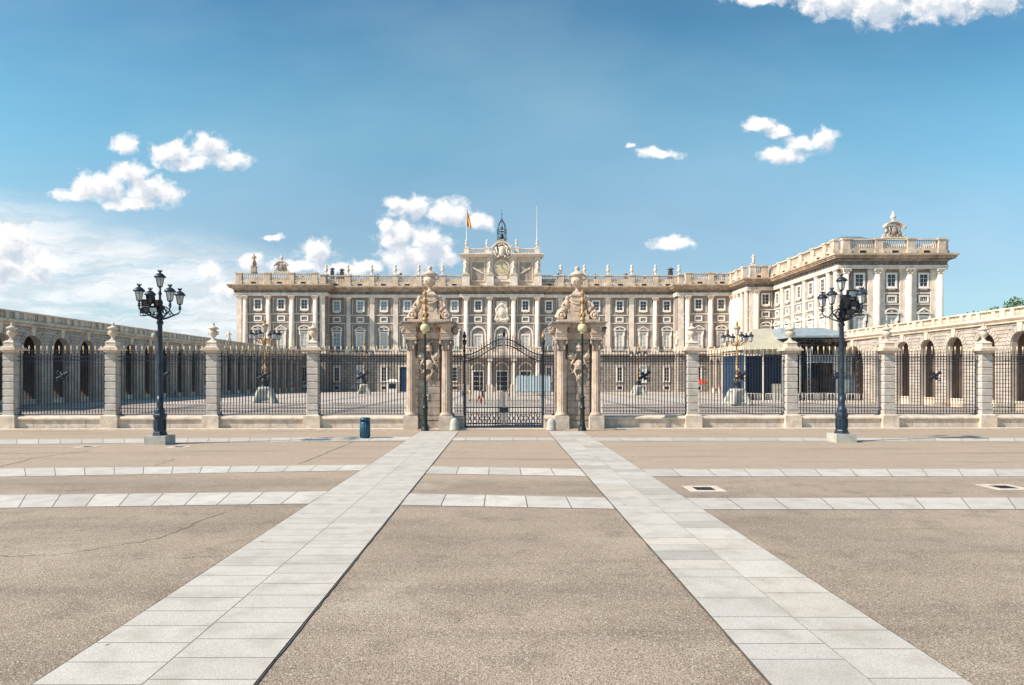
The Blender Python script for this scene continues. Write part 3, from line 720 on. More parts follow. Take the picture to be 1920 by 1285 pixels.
t = thing('litter_bin', 'blue cylindrical litter bin standing on the asphalt left of the gate', 'litter bin', (at(684.5, 33.5), 33.5, 0), .3)
b = MB(); b.lathe(0, 0, 0, [(.21,0),(.22,.04),(.25,.06),(.25,.80),(.23,.82)], 22)
for i in range(16): a = 2*pi*i/16; b.tube([(.25*cos(a), .25*sin(a), .08), (.25*cos(a), .25*sin(a), .79)], .012, 4)
b.build('body', M['bin'], t)
b = MB(); b.lathe(0, 0, .82, [(.23,0),(.23,.10),(.20,.11)], 22); b.build('opening_band', M['black'], t)
b = MB(); b.lathe(0, 0, .90, [(.255,0),(.26,.07),(.24,.13),(.12,.15),(.01,.155)], 22); b.build('lid', M['bin'], t)
for i in range(3): a = .5+i*2.1; b = MB(); b.cbox(.24*cos(a), .24*sin(a), .8, .05, .05, .16); b.build('strut', M['bin'], t)

# ------------------------------------------------------------------ big five-lantern street lamps
def lantern(name, x, y, z, parent, sc=1.0, mroof='lamp_iron'):
    """z = bottom of the lantern"""
    f = MB(); k = sc
    f.lathe(x, y, z, [(.03*k, 0), (.07*k, .02*k), (.09*k, .05*k), (.12*k, .07*k)], 6)
    for i in range(6):
        a = 2*pi*i/6; f.tube([(x+.115*k*cos(a), y+.115*k*sin(a), z+.06*k), (x+.19*k*cos(a), y+.19*k*sin(a), z+.46*k)], .011*k, 4)
    f.lathe(x, y, z+.45*k, [(.20*k, 0), (.245*k, .02*k), (.25*k, .06*k), (.20*k, .12*k), (.15*k, .17*k), (.09*k, .21*k), (.04*k, .23*k), (.05*k, .26*k), (.08*k, .28*k), (.09*k, .32*k), (.03*k, .31*k)], 12)
    for i in range(6): a = 2*pi*i/6; f.ball((x+.085*k*cos(a), y+.085*k*sin(a), z+.78*k), (.025*k, .025*k, .045*k), 5, 4)
    o = f.build(name, M[mroof], parent)
    g_ = MB(); g_.lathe(x, y, z+.06*k, [(.105*k, 0), (.18*k, .39*k)], 6, False); g_.build('glass', M['lantern'], o)
    return o
def big_lamp(label, loc, th, lights, RL=0.92):
    t = thing('street_lamp', label, 'street lamp', loc, 0, 'large five-lantern street lamps')
    b = MB(); b.cbox(0, 0, 0, .95, .95, .38); b.cbox(0, 0, .38, .93, .93, .02); b.build('plinth', M['conc'], t)
    b = MB(); rr = pi/8
    b.lathe(0, 0, .40, [(.32,0),(.32,.05),(.28,.09),(.29,.13),(.26,.18),(.25,.75),(.27,.80),(.29,.86),(.29,.94),(.24,1.0)], 8, False, rot=rr)
    for i in range(8): a = i*pi/4; b.cbox(.235*cos(a), .235*sin(a), .66, .07, .07, .46)
    b.lathe(0, 0, 1.38, [(.22,0),(.20,.06),(.22,.12),(.19,.2),(.15,.3),(.14,.42),(.16,.5),(.14,.58),(.125,.85)], 14)
    b.build('base', M['lamp_iron'], t)
    b = MB(); b.lathe(0, 0, 2.2, [(.125,0),(.12,.1),(.115,1.5),(.10,3.25),(.14,3.3),(.15,3.38),(.11,3.45),(.13,3.55),(.18,3.62),(.13,3.70),(.08,3.8),(.07,4.1),(.10,4.2),(.06,4.3),(.05,4.6),(.09,4.68),(.05,4.78),(.045,4.95)], 14)
    b.build('pole', M['lamp_iron'], t)
    for i in range(4):
        a = th + i*pi/2; c, s = cos(a), sin(a); m = MB()
        m.tube([(r*c, r*s, z) for r, z in ((.1,5.72),(.3,5.78),(.55,5.90),(.72,5.98),(.84,6.03),(RL,6.14),(RL,6.30))], [.045,.045,.04,.035,.035,.035,.03], 7)
        m.tube([(r*c, r*s, z) for r, z in ((.1,6.25),(.25,6.3),(.42,6.2),(.55,6.02),(.68,5.92))], .028, 6)
        m.ring((.45*c, .45*s, 6.05), .10, .022, 'y' if abs(c) > abs(s) else 'x', 12, 5); m.lathe(RL*c, RL*s, 6.2, [(.03,0),(.08,.05),(.05,.1),(.07,.15),(.03,.22)], 8)
        m.build('arm', M['lamp_iron'], t); lantern('lantern', RL*c, RL*s, 6.42, t)
    lantern('lantern', 0, 0, 7.14, t, 1.02)
    for (x, y, z, w, h, d, r, lens) in lights:
        f = MB(); f.T = Matrix.Translation((x, y, z)) @ Matrix.Rotation(r, 4, 'Z') @ Matrix.Rotation(radians(14), 4, 'X')
        f.cbox(0, 0, -h/2, w, d, h); f.cbox(0, d*.7, -h*.3, w*.6, d*.6, h*.6); f.box(-w/2-.02, w/2+.02, -d/2-.05, -d/2, h/2-.02, h/2+.01)
        for s in (-1, 1): f.box(s*w/2-.012, s*w/2+.012, -.04, .04, -h/2-.12, 0)
        f.box(-w/2, w/2, -.03, .03, -h/2-.14, -h/2-.11)
        o = f.build('floodlight', M['black'], t); q = MB(); q.T = f.T; q.box(-w*.42, w*.42, -d/2-.012, -d/2-.002, -h*.38, h*.38); q.build('lens', M['screen'] if lens else M['glass'], o)
    return t
LXb = (at(300, 30.5), 30.5, 0); RXb = (at(1578, 31.6), 31.6, 0)
big_lamp('tall five-lantern street lamp left of the gate, black floodlights under the lanterns', LXb, radians(53),
    [(-.45, -.35, 6.42, .36, .30, .22, .3, 0), (-.22, -.4, 6.60, .28, .42, .22, -.1, 0), (-.05, -.42, 6.12, .34, .24, .2, .1, 1), (-.42, -.38, 6.10, .28, .26, .2, .4, 0), (.1, -.38, 6.42, .3, .26, .2, -.3, 0), (-.68, -.2, 6.08, .22, .22, .2, .5, 0), (.2, -.36, 6.2, .22, .2, .18, -.4, 0)])
big_lamp('tall five-lantern street lamp right of the gate, floodlight cluster on its right side', RXb, radians(37),
    [(.28, -.38, 6.98, .42, .32, .22, .0, 1), (-.02, -.35, 6.55, .26, .75, .26, .2, 0), (.45, -.35, 6.52, .50, .30, .24, -.2, 0), (.12, -.38, 6.12, .34, .30, .22, .1, 0), (.62, -.3, 6.22, .32, .28, .22, -.3, 0), (.30, -.42, 6.30, .2, .2, .2, .0, 1), (-.1, -.3, 6.0, .26, .3, .2, .2, 0)])
t = thing('security_camera', 'small pale dome camera fixed to the left street lamp pole', 'security camera', (LXb[0]-.12, 30.45, 4.82))
b = MB(); b.lathe(-.12, 0, 0, [(.02,0),(.09,.03),(.11,.1),(.11,.22),(.06,.26)], 12); b.build('housing', M['conc'], t); b = MB(); b.box(-.12, .06, -.02, .02, .24, .28); b.build('bracket', M['lamp_iron'], t)

# ------------------------------------------------------------------ gilded candelabra of the courtyard
def candelabrum(label, loc):
    t = thing('gilded_candelabrum', label, 'street lamp', loc, .2, 'gilded candelabra in the courtyard')
    b = MB(); b.box(-.95, .95, -.95, .95, -.3, .35); b.box(-.65, .65, -.65, .65, .3, 1.5)
    for i in range(4):
        a = pi/4 + i*pi/2; b.tube([(1.35*cos(a), 1.35*sin(a), .05), (1.1*cos(a), 1.1*sin(a), .6), (.8*cos(a), .8*sin(a), 1.3), (.6*cos(a), .6*sin(a), 1.75)], [.34, .3, .26, .2], 8)
    b.ball((0, 0, 1.6), (.85, .85, .3))
    link('pedestal', with_mat(sculpt(b, .06, 1), M['conc'], 'pedestal'), t)
    b = MB(); b.lathe(0, 0, 1.75, [(.45,0),(.5,.1),(.42,.2),(.4,.6),(.46,.68),(.3,.8)], 12); b.build('socle', M['iron'], t)
    b = MB(); b.lathe(0, 0, 2.5, [(.3,0),(.26,.15),(.34,.3),(.22,.5),(.19,1.2),(.24,1.3),(.17,1.45),(.14,2.6),(.11,3.7),(.17,3.8),(.10,3.9),(.18,4.2),(.22,4.4),(.12,4.55),(.07,4.9),(.09,5.1)], 12)
    for i in range(3):
        z = 3.0+i*.8
        for k in range(3): a = k*2.1+i; b.ball((.2*cos(a), .2*sin(a), z), (.1, .1, .22), 6, 5)
    b.build('gilt_column', M['gold'], t)
    for i in range(6):
        a = i*pi/3 + .3; c, s = cos(a), sin(a); m = MB()
        m.tube([(r*c, r*s, z) for r, z in ((.1,6.55),(.4,6.45),(.75,6.6),(1.05,6.85),(1.35,6.9),(1.42,7.0))], .05, 6); m.ring((.7*c, .7*s, 6.85), .16, .035, 'y' if abs(c) > .6 else 'x', 10, 5)
        m.ball((1.42*c, 1.42*s, 7.75), (.09, .09, .16), 6, 5); m.build('arm', M['gold'], t); lantern('lantern', 1.42*c, 1.42*s, 6.78, t, 1.3, 'iron')
    lantern('lantern', 0, 0, 7.55, t, 1.55, 'gold')
    b = MB(); b.lathe(0, 0, 8.7, [(.08,0),(.16,.1),(.1,.2),(.14,.3),(.05,.4),(.01,.6)], 8); b.build('gilt_finial', M['gold'], t)
    return t
c1 = candelabrum('gilded candelabrum in the courtyard, nearer one on the left', (at(497, 71), 71, .3))
dup(c1, (at(1382, 72), 72, .1), 'gilded candelabrum in the courtyard, nearer one on the right')
dup(c1, (at(683, 117), 117, .2), 'gilded candelabrum farther back in the courtyard, left of the gate')
dup(c1, (at(1197, 117), 117, 0), 'gilded candelabrum farther back in the courtyard, right of the gate')

# ------------------------------------------------------------------ arcaded galleries on both sides of the courtyard
def gallery(side, label, n_bays, wide=False):
    """local x runs along the gallery, -y faces the courtyard; z up"""
    BW, HWD, ZS, R = 4.1, 1.15, 5.86, 1.95
    if side < 0: loc, rz = (-43.4, 53.4-BW/2, 0), radians(90)
    else: loc, rz = (43.5, 55.7+BW/2+ (n_bays-1)*BW - BW*0, 0), radians(-90)
    t = thing('arcaded_gallery', label, 'gallery', loc, rz)
    L = n_bays*BW; DP = 5.6
    # one bay: arch wall, rusticated blocks, keystone, cross wall
    a = MB(); a.arch(0, BW, 0, 7.75, BW/2, HWD, ZS, 0, .55, 12)
    a.box(-.0, .9, -.10, 0.0, 0, .55); a.box(BW-.9, BW, -.10, 0.0, 0, .55)
    R = 1.72; z = .6
    while z < 7.6:
        h = min(.33, 7.7-z)-.045
        k = max(z+h/2-ZS, 0); w = HWD+.02 if z+h < ZS else (sqrt(R*R-k*k) if k < R else .34)
        for s in (-1, 1):
            x0, x1 = BW/2+s*w, BW/2+s*(BW/2); a.box(min(x0, x1), max(x0, x1), -.09, .0, z, z+h)
        z += .33
    for i in range(13):
        if i == 6: continue
        a0 = pi*i/13+.022; a1 = pi*(i+1)/13-.022; r0 = HWD+.02; r1 = R-.04
        a.prism([(BW/2+r*cos(w), ZS+r*sin(w)) for r, w in ((r0, a0), (r1, a0), (r1, a1), (r0, a1))], -.10, 0)
    bay = a.mesh('arch_bay', M['gallery'])
    k = MB(); k.prism([(BW/2-.17, ZS+HWD-.05), (BW/2+.17, ZS+HWD-.05), (BW/2+.30, 7.75), (BW/2-.30, 7.75)], -.22, .02); key = k.mesh('keystone', M['gallery_trim'])
    c = MB(); c.box(-.6, .6, .55, DP, 0, 7.6)
    for s in (-1, 1): c.box(-.7 if s < 0 else .6, -.6 if s < 0 else .7, .9, DP-.2, .0, 1.0)
    cw = c.mesh('cross_wall', M['inner_shade'] if side < 0 else M['inner'])
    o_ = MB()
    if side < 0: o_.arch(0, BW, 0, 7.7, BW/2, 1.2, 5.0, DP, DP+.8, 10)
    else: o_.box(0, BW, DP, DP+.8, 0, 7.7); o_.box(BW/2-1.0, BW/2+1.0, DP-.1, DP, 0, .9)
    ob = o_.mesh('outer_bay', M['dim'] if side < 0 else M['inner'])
    s_ = MB(); s_.box(BW/2-HWD, BW/2+HWD, .35, .8, 0, 1.0); s_.box(BW/2-HWD+.03, BW/2+HWD-.03, .28, .87, .95, 1.08); sill = s_.mesh('arch_parapet', M['gallery_trim'])
    p_ = MB(); p_.box(0, BW, -.12, .25, 8.22, 8.34); p_.box(0, BW, -.14, .27, 8.92, 9.05); p_.box(-.28, .28, -.16, .29, 8.2, 9.06)
    p_.box(.9, 1.3, -.10, .24, 8.34, 8.92); p_.box(BW-1.3, BW-.9, -.10, .24, 8.34, 8.92)
    for i in range(14):
        x = .42 + (BW-.84)*i/13; p_.lathe(x, .04, 8.34, [(.05, 0), (.085, .16), (.04, .36), (.05, .5), (.06, .58)], 5)
    p_.box(0, BW, .06, .20, 8.34, 8.92)
    par = p_.mesh('parapet', M['gallery_trim'])
    wide_i = 26/BW if wide else -1
    for i in range(n_bays):
        x = i*BW
        y_world = loc[1] + x if side < 0 else loc[1] - x
        isw = wide and abs(y_world - BW/2 - 81.9) < BW*.75
        if isw and not getattr(gallery, 'done', False):
            gallery.done = True
            b = MB(); b.arch(0, 2*BW, 0, 7.75, BW, 2.25, 4.75, 0, 1.15, 16)
            for i2 in range(13): 
                a0 = pi*i2/13+.02; a1 = pi*(i2+1)/13-.02; b.prism([(BW+r*cos(w), 4.75+r*sin(w)) for r, w in ((2.27, a0), (2.9, a0), (2.9, a1), (2.27, a1))], -.06, 0)
            for z in [0.6+.46*q for q in range(9)]: b.box(0, BW-2.3, -.05, 0, z, z+.42); b.box(BW+2.3, 2*BW, -.05, 0, z, z+.39)
            for z in (4.78, 5.24, 5.70, 6.16, 6.62, 7.08):
                for s in (-1, 1):
                    w = sqrt(max(8.5-(z+.2-4.75)**2, .5)); x0, x1 = BW+s*w, BW+s*BW; b.box(min(x0, x1), max(x0, x1), -.05, 0, z, z+.42)
            link('wide_arch_bay', b.mesh('wide_arch_bay', M['gallery']), t, (x, 0, 0)); 
            link('keystone', key, t, (x+BW/2, 0, 0))
            link('cross_wall', cw, t, (x, 0, 0)); link('outer_bay', ob, t, (x, 0, 0)); link('outer_bay', ob, t, (x+BW, 0, 0))
            link('parapet', par, t, (x, 0, 0)); link('parapet', par, t, (x+BW, 0, 0)); gallery.skip = i+1; continue
        if getattr(gallery, 'skip', None) == i and wide: continue
        link('arch_bay', bay, t, (x, 0, 0)); link('keystone', key, t, (x, 0, 0)); link('cross_wall', cw, t, (x, 0, 0))
        link('outer_bay', ob, t, (x, 0, 0)); link('parapet', par, t, (x, 0, 0))
        link('arch_parapet', sill, t, (x, 0, 0))
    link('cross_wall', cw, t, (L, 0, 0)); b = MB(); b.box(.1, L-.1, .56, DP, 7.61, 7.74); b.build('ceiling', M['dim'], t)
    b = MB(); b.box(0, L, -.1, DP+1.0, 7.75, 8.18); b.build('roof_terrace', M['gallery'], t)
    b = MB(); b.xprism([(-.1, 7.72), (-.28, 7.76), (-.30, 7.86), (-.18, 7.90), (-.40, 8.02), (-.48, 8.10), (-.48, 8.20), (-.1, 8.22)], 0, L); b.build('cornice', M['gallery_trim'], t)
    return t
gallery(-1, 'long shaded arcade gallery with balustrade on the left side of the courtyard', 23)
gallery(1, 'long sunlit arcade gallery with balustrade on the right side of the courtyard', 21, True)

# ------------------------------------------------------------------ the palace
def palace_protos():
    P = {}
    def put(k, name, fr, pane, mpane='glass', mfr='wframe'):
        P[k] = (name, fr.mesh(name, M[mfr]), pane.mesh('pane', M[mpane]))
    def frame(b, w, h, z, t=.22, d=.16):
        b.box(-w/2-t, -w/2, -d, 0, z-t, z+h+t); b.box(w/2, w/2+t, -d, 0, z-t, z+h+t); b.box(-w/2, w/2, -d, 0, z-t, z); b.box(-w/2, w/2, -d, 0, z+h, z+h+t)
    def bars(b, w, h, z, nx, nz, d=.07, th=.05):
        for i in range(1, nx): x = -w/2+w*i/nx; b.box(x-th/2, x+th/2, -d, -.025, z, z+h)
        for j in range(1, nz): zz = z+h*j/nz; b.box(-w/2, w/2, -d+.01, -.03, zz-th/2, zz+th/2)
    def pane(w, h, z): q = MB(); q.box(-w/2, w/2, -.02, 0, z, z+h); return q
    b = MB(); frame(b, 1.25, 1.95, 18.35, .30); bars(b, 1.25, 1.95, 18.35, 2, 3); b.box(-.95, .95, -.28, 0, 17.95, 18.06); b.box(-.55, .55, -.2, 0, 17.75, 17.95)
    put('upper', 'window', b, pane(1.25, 1.95, 18.35)); put('upper_sky', 'window', b, pane(1.25, 1.95, 18.35), 'glass_sky')
    b = MB(); frame(b, 1.2, .75, 15.85, .26); bars(b, 1.2, .75, 15.85, 4, 1); put('mezz', 'window', b, pane(1.2, .75, 15.85))
    b = MB(); frame(b, 1.2, .75, 15.85, .26); put('blank', 'blank_panel', b, pane(1.2, .75, 15.85), 'grey')
    def main(seg, key, mp):
        b = MB(); frame(b, 1.35, 3.6, 9.55, .34); bars(b, 1.35, 3.6, 9.55, 2, 4, .08, .09)
        for s in (-1, 1): b.box(s*.98-.13, s*.98+.13, -.3, 0, 12.6, 13.75)
        b.box(-1.3, 1.3, -.42, 0, 13.75, 13.95)
        if seg: pts = [(1.3*cos(pi*i/10), 13.95+.75*sin(pi*i/10)) for i in range(11)]; ins = [(1.02*cos(pi*i/10), 13.98+.50*sin(pi*i/10)) for i in range(11)]
        else: pts = [(1.3, 13.95), (0, 14.75), (-1.3, 13.95)]; ins = [(.95, 13.99), (0, 14.52), (-.95, 13.99)]
        for i in range(len(pts)-1): b.prism([pts[i], pts[i+1], ins[i+1], ins[i]], -.42, 0)
        b.ball((0, -.12, 14.2), (.35, .12, .16), 8, 5)
        put(key, 'window', b, pane(1.35, 3.6, 9.55), mp)
    main(0, 'tri', 'shutter'); main(1, 'seg', 'shutter'); main(0, 'tri_dark', 'glass_sky'); main(1, 'seg_dark', 'glass_sky')
    b = MB(); frame(b, 1.5, 3.1, 9.55, .34); bars(b, 1.5, 3.1, 9.55, 2, 4, .08, .07)
    for i in range(10):
        a0, a1 = pi*i/10, pi*(i+1)/10; b.prism([(r*cos(w), 12.99+r*sin(w)) for r, w in ((1.42, a0), (1.75, a0), (1.75, a1), (1.42, a1))], -.26, 0)
    for s in (-1, 1): b.box(s*1.58-.17, s*1.58+.17, -.26, 0, 9.3, 12.99)
    put('arched', 'window', b, pane(1.5, 3.1, 9.55), 'shutter')
    b = MB(); frame(b, 1.05, 3.0, 2.45, .24); bars(b, 1.05, 3.0, 2.45, 2, 4); b.box(-.85, .85, -.3, 0, 5.75, 5.9); put('ground', 'window', b, pane(1.05, 3.0, 2.45))
    b = MB(); frame(b, 1.35, 3.3, 2.3, .28); bars(b, 1.35, 3.3, 2.3, 2, 1); b.box(-1.0, 1.0, -.3, 0, 5.9, 6.05); put('ground_pale', 'window', b, pane(1.35, 3.3, 2.3), 'screen')
    b = MB(); frame(b, 1.15, .75, .5, .14, .12); put('base', 'basement_window', b, pane(1.15, .75, .5))
    b = MB(); frame(b, 2.2, 4.3, .25, .35); bars(b, 2.2, 4.3, .25, 3, 4, .09, .08)
    for i in range(10):
        a0, a1 = pi*i/10, pi*(i+1)/10; b.prism([(r*cos(w), 5.1+r*sin(w)) for r, w in ((1.35, a0), (1.62, a0), (1.62, a1), (1.35, a1))], -.26, 0)
    put('portal', 'door', b, pane(2.2, 4.3, .25)); 
    b = MB(); b.box(-1.7, 1.7, -.75, 0, 8.85, 9.0)
    for i in range(13): x = -1.6+3.2*i/12; b.box(x-.02, x+.02, -.72, -.68, 9.0, 9.95)
    b.box(-1.65, 1.65, -.74, -.66, 9.93, 10.0)
    P['balcony'] = b.mesh('balcony', M['iron'])
    b = MB(); b.box(-.72, .72, -.62, 0, 8.9, 9.75); b.box(-.66, .66, -.58, 0, 9.75, 9.9)
    b.lathe(0, -.25, 9.9, [(.64, 0), (.66, .12), (.56, .22), (.56, .3), (.49, 10.35)], 18); capital(b, 0, -.25, 20.25, .47, .95); P['column'] = b.mesh('column', M['cream'])
    b = MB(); b.box(-.72, .72, -.42, 0, 8.9, 9.75); b.box(-.64, .64, -.36, 0, 9.75, 10.05); b.box(-.54, .54, -.30, 0, 10.05, 20.3)
    b.box(-.58, .58, -.33, 0, 20.3, 20.42); b.box(-.56, .56, -.32, 0, 20.42, 20.95); b.box(-.68, .68, -.42, 0, 20.95, 21.15); P['pilaster'] = b.mesh('pilaster', M['cream'])
    b = MB(); b.box(-.75, .75, -.55, .45, 23.6, 24.35); b.box(-.62, .62, -.42, .35, 24.35, 25.95); b.box(-.74, .74, -.54, .45, 25.95, 26.2); P['pier'] = b.mesh('parapet_pier', M['parapet'])
    return P
PR = palace_protos()
def balustrade_mesh(L, key={}):
    L = round(L, 2)
    if L in key: return key[L]
    b = MB(); b.box(-L/2, L/2, -.32, .28, 23.6, 24.55); b.box(-L/2, L/2, -.30, .26, 25.88, 26.12)
    n = max(2, int(L/.36))
    for i in range(n): x = -L/2 + L*(i+.5)/n; b.lathe(x, -.02, 24.55, [(.11, 0), (.09, .1), (.15, .38), (.07, .85), (.08, 1.1), (.12, 1.34)], 6)
    b.box(-.55, .55, -.36, -.30, 23.72, 24.2)
    key[L] = b.mesh('balustrade', M['parapet']); return key[L]
def slot_mesh(key={}):
    if 'm' not in key: b = MB(); b.box(-.5, .5, -.375, -.355, 23.78, 24.15); key['m'] = b.mesh('drain_slot', M['black'])
    return key['m']
class Front:
    """one straight stretch of palace front; x along it, -y outwards"""
    def __init__(s, t, loc, rz, org): s.t, s.rz = t, rz; s.loc = Vector(loc) - Vector(org); s.R = Matrix.Rotation(rz, 3, 'Z')
    def P(s, x, n=0, z=0): return tuple(s.loc + s.R @ Vector((x, -n, z)))
    def put(s, name, me, x, n=0, parent=None, label=None):
        return link(name, me, s.t, s.P(x, n), s.rz, label)
    def win(s, key, x, n=0):
        name, fm, pm = PR[key]; o = s.put(name, fm, x, n)
        link('pane', pm, o); return o
    def mb(s): b = MB(); b.T = Matrix.Translation(s.loc) @ Matrix.Rotation(s.rz, 4, 'Z'); return b
    def shell(s, x0, x1, n=0, d=3.0, ends=(1, 1)):
        """wall, ledge, strings, entablature of the stretch"""
        b = s.mb(); b.box(x0, x1, -n, -n+d, 0, 8.6); b.box(x0-.08, x1+.08, -n-.12, -n, 0, .35); b.build('ground_storey', M['rustic'], s.t)
        b = s.mb(); b.box(x0, x1, -n+.02, -n+d, 8.6, 21.2); b.build('wall', M['grey'], s.t)
        e0, e1 = ends
        b = s.mb(); b.box(x0-.25*e0, x1+.25*e1, -n-.55, -n, 8.3, 8.5); b.box(x0-.4*e0, x1+.4*e1, -n-.75, -n, 8.5, 8.85)
        for z in (15.28, 17.1): b.box(x0, x1, -n-.10, -n, z, z+.22)
        b.box(x0, x1, -n-.12, -n, 8.9, 9.6)
        b.build('string_course', M['cream'], s.t)
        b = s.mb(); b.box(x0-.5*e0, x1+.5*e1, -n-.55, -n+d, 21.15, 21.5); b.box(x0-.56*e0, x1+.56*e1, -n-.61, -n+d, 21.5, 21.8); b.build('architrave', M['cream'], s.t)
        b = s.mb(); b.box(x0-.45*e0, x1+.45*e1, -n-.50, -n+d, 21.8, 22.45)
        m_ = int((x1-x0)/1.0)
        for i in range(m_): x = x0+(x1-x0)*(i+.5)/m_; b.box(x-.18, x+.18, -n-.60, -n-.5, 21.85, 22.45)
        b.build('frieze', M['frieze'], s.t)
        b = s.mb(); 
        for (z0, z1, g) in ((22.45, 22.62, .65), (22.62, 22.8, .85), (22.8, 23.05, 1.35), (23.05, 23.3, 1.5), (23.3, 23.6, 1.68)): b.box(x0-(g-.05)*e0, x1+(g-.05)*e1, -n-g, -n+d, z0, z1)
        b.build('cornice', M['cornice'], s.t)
    def panel(s, x, w, n):
        for (z0, z1) in ((17.5, 20.9), (9.9, 15.1)):
            for sg in (-1, 1): b = s.mb(); b.box(x+sg*w/2-.06, x+sg*w/2+.06, -n-.08, -n+.01, z0, z1); b.build('panel_moulding', M['cream'], s.t)
    def parapet(s, xs, n=0, e=.55):
        for i, x in enumerate(xs):
            s.put('parapet_pier', PR['pier'], x, n+e)
            if i: L = x-xs[i-1]-1.3; xm = (x+xs[i-1])/2; o = s.put('balustrade', balustrade_mesh(L), xm, n+e); link('drain_slot', slot_mesh(), o)
MAINY = 150.0; SP = 5.3; C0 = 0.1
pal = thing('palace', 'long baroque palace front with clock attic closing the far side of the courtyard', 'palace', (C0, MAINY, 0))
ORG = (C0, MAINY, 0)
fm = Front(pal, (0, MAINY, 0), 0, ORG)
fm.shell(-40.2, C0-8.9, 0, 6, (0, 0)); fm.shell(C0+8.9, 40.2, 0, 6, (0, 0)); fm.shell(C0-8.9, C0+8.9, .7, 6, (1, 1))
b = fm.mb(); b.box(-40, 40, 5.5, 18, 0, 23.4); b.box(-58.2, -40, 2, 18, 0, 23.4); b.box(40, 56, 0, 18, 0, 23.4); b.build('rear_block', M['grey'], pal)
for k in range(-7, 8):
    x = C0+SP*k
    n = .7 if abs(k) <= 1 else 0
    if k != 0: fm.win('upper_sky' if k < -1 else 'upper', x, n)
    if k != 0: fm.win('blank', x, n)
    if abs(k) <= 1: fm.win('arched', x, n)
    else: fm.win(('seg' if k % 2 else 'tri') + ('_dark' if k in (-7, ) else ''), x, n); fm.put('balcony', PR['balcony'], x, n)
    if abs(k) > 1: fm.win('ground' if (k*7) % 3 else 'ground_pale', x, n); fm.win('base', x, n)
    else: fm.win('portal', x, n)
    fm.panel(x, 3.6, n)
for k in range(-8, 8):
    x = C0+SP*(k+.5); inner = k in (-2, -1, 0, 1)
    fm.put('column' if inner or k in (-7-0, 6) else 'pilaster', PR['column'] if inner or k in (-7, 6) else PR['pilaster'], x, .7 if inner else 0)
for s in (-1, 1): fm.put('pilaster', PR['pilaster'], s*39.2, .3)
# portal columns and balcony slab
b = fm.mb(); b.box(C0-8.8, C0+8.8, -3.2, -.7, 8.1, 8.9); b.box(C0-8.6, C0+8.6, -3.0, -.7, 7.6, 8.1); b.build('portico_slab', M['cream'], pal)
for x in (-7.95, -2.65, 2.65, 7.95):
    for dx in (-.0,):
        b = fm.mb(); b.cbox(C0+x+dx, -2.3, 0, 1.5, 1.3, 1.6); b.lathe(C0+x+dx, -2.3, 1.6, [(.55, 0), (.58, .12), (.46, .25), (.42, 5.3)], 16); b.cbox(C0+x+dx, -2.3, 6.9, 1.15, 1.15, .7); b.build('portico_column', M['cream'], pal)
b = MB()
b.T = Matrix.Translation(fm.loc) 
for i in range(40): x = C0-8.6+17.2*i/39; b.lathe(x, -3.0, 8.9, [(.07, 0), (.11, .3), (.06, .7), (.08, .9)], 5)
b.box(C0-8.8, C0+8.8, -3.15, -2.85, 9.8, 9.98); b.build('balcony_balustrade', M['cream'], pal)
# coat of arms over the middle window
b = MB(); yb = -.95
b.ball((0, yb, 17.6), (1.0, .35, 1.3)); b.ball((0, yb-.25, 17.6), (.62, .25, .8)); b.ring((0, yb-.2, 17.7), .8, .14, 'y', 16, 6)
for s in (-1, 1): b.tube([(s*.6, yb, 19.4), (s*1.25, yb, 18.6), (s*1.1, yb, 17.2), (s*1.5, yb, 16.2), (s*.9, yb, 15.6)], [.3, .28, .25, .3, .2], 7); b.ball((s*.9, yb, 16.2), (.5, .3, .4))
b.ball((0, yb, 19.5), (.7, .35, .45)); b.ball((0, yb, 20.2), (.35, .25, .35)); b.ball((0, yb, 16.0), (.8, .3, .4)); b.box(-1.2, 1.2, yb, yb+.3, 15.6, 20.3)
link('coat_of_arms', with_mat(sculpt(b, .07, 1), M['cream'], 'coat_of_arms'), pal, (0, 0, 0))
fm.parapet([C0+SP*(k+.5) for k in range(-8, -1)][0:7]); fm.parapet([C0+SP*(k+.5) for k in range(1, 8)])
def hood(b, k, r, z, y0, y1, t=.28):
    """curved pediment band with scrolled ends"""
    n = 12
    for (rr, tt, ya) in ((r, t, y0), (r-.30*k, .16*k, y0+.12*k)):
        for i in range(n):
            a0, a1 = pi*(.08+.84*i/n), pi*(.08+.84*(i+1)/n)
            b.prism([(q*cos(w), z+.72*q*sin(w)) for q, w in ((rr-tt, a0), (rr, a0), (rr, a1), (rr-tt, a1))], ya, y1)
    for s in (-1, 1):
        b.ring((s*r*.98, y0, z+.10*k), .20*k, .09*k, 'y', 12, 6); b.ball((s*r*.98, y0, z+.1*k), (.1*k, .12*k, .1*k), 7, 5)
def cartouche(b, k, z, y):
    b.ball((0, y, z), (.42*k, .22*k, .62*k), 14, 10); b.ring((0, y-.02, z), .60*k, .08*k, 'y', 18, 6)
    for s in (-1, 1):
        b.tube([(s*.35*k, y, z+.75*k), (s*.78*k, y-.1*k, z+.45*k), (s*.62*k, y, z-.1*k), (s*.85*k, y-.1*k, z-.5*k), (s*.5*k, y, z-.85*k)], [.10*k, .13*k, .10*k, .13*k, .06*k], 7)
        b.ball((s*.45*k, y-.08*k, z-.72*k), (.16*k, .12*k, .14*k), 7, 5)
    for i in range(5): w = pi*(.15+.7*i/4); b.ball((.42*k*cos(w), y-.05*k, z+.62*k+.30*k*sin(w)), (.09*k, .1*k, .13*k), 7, 5)
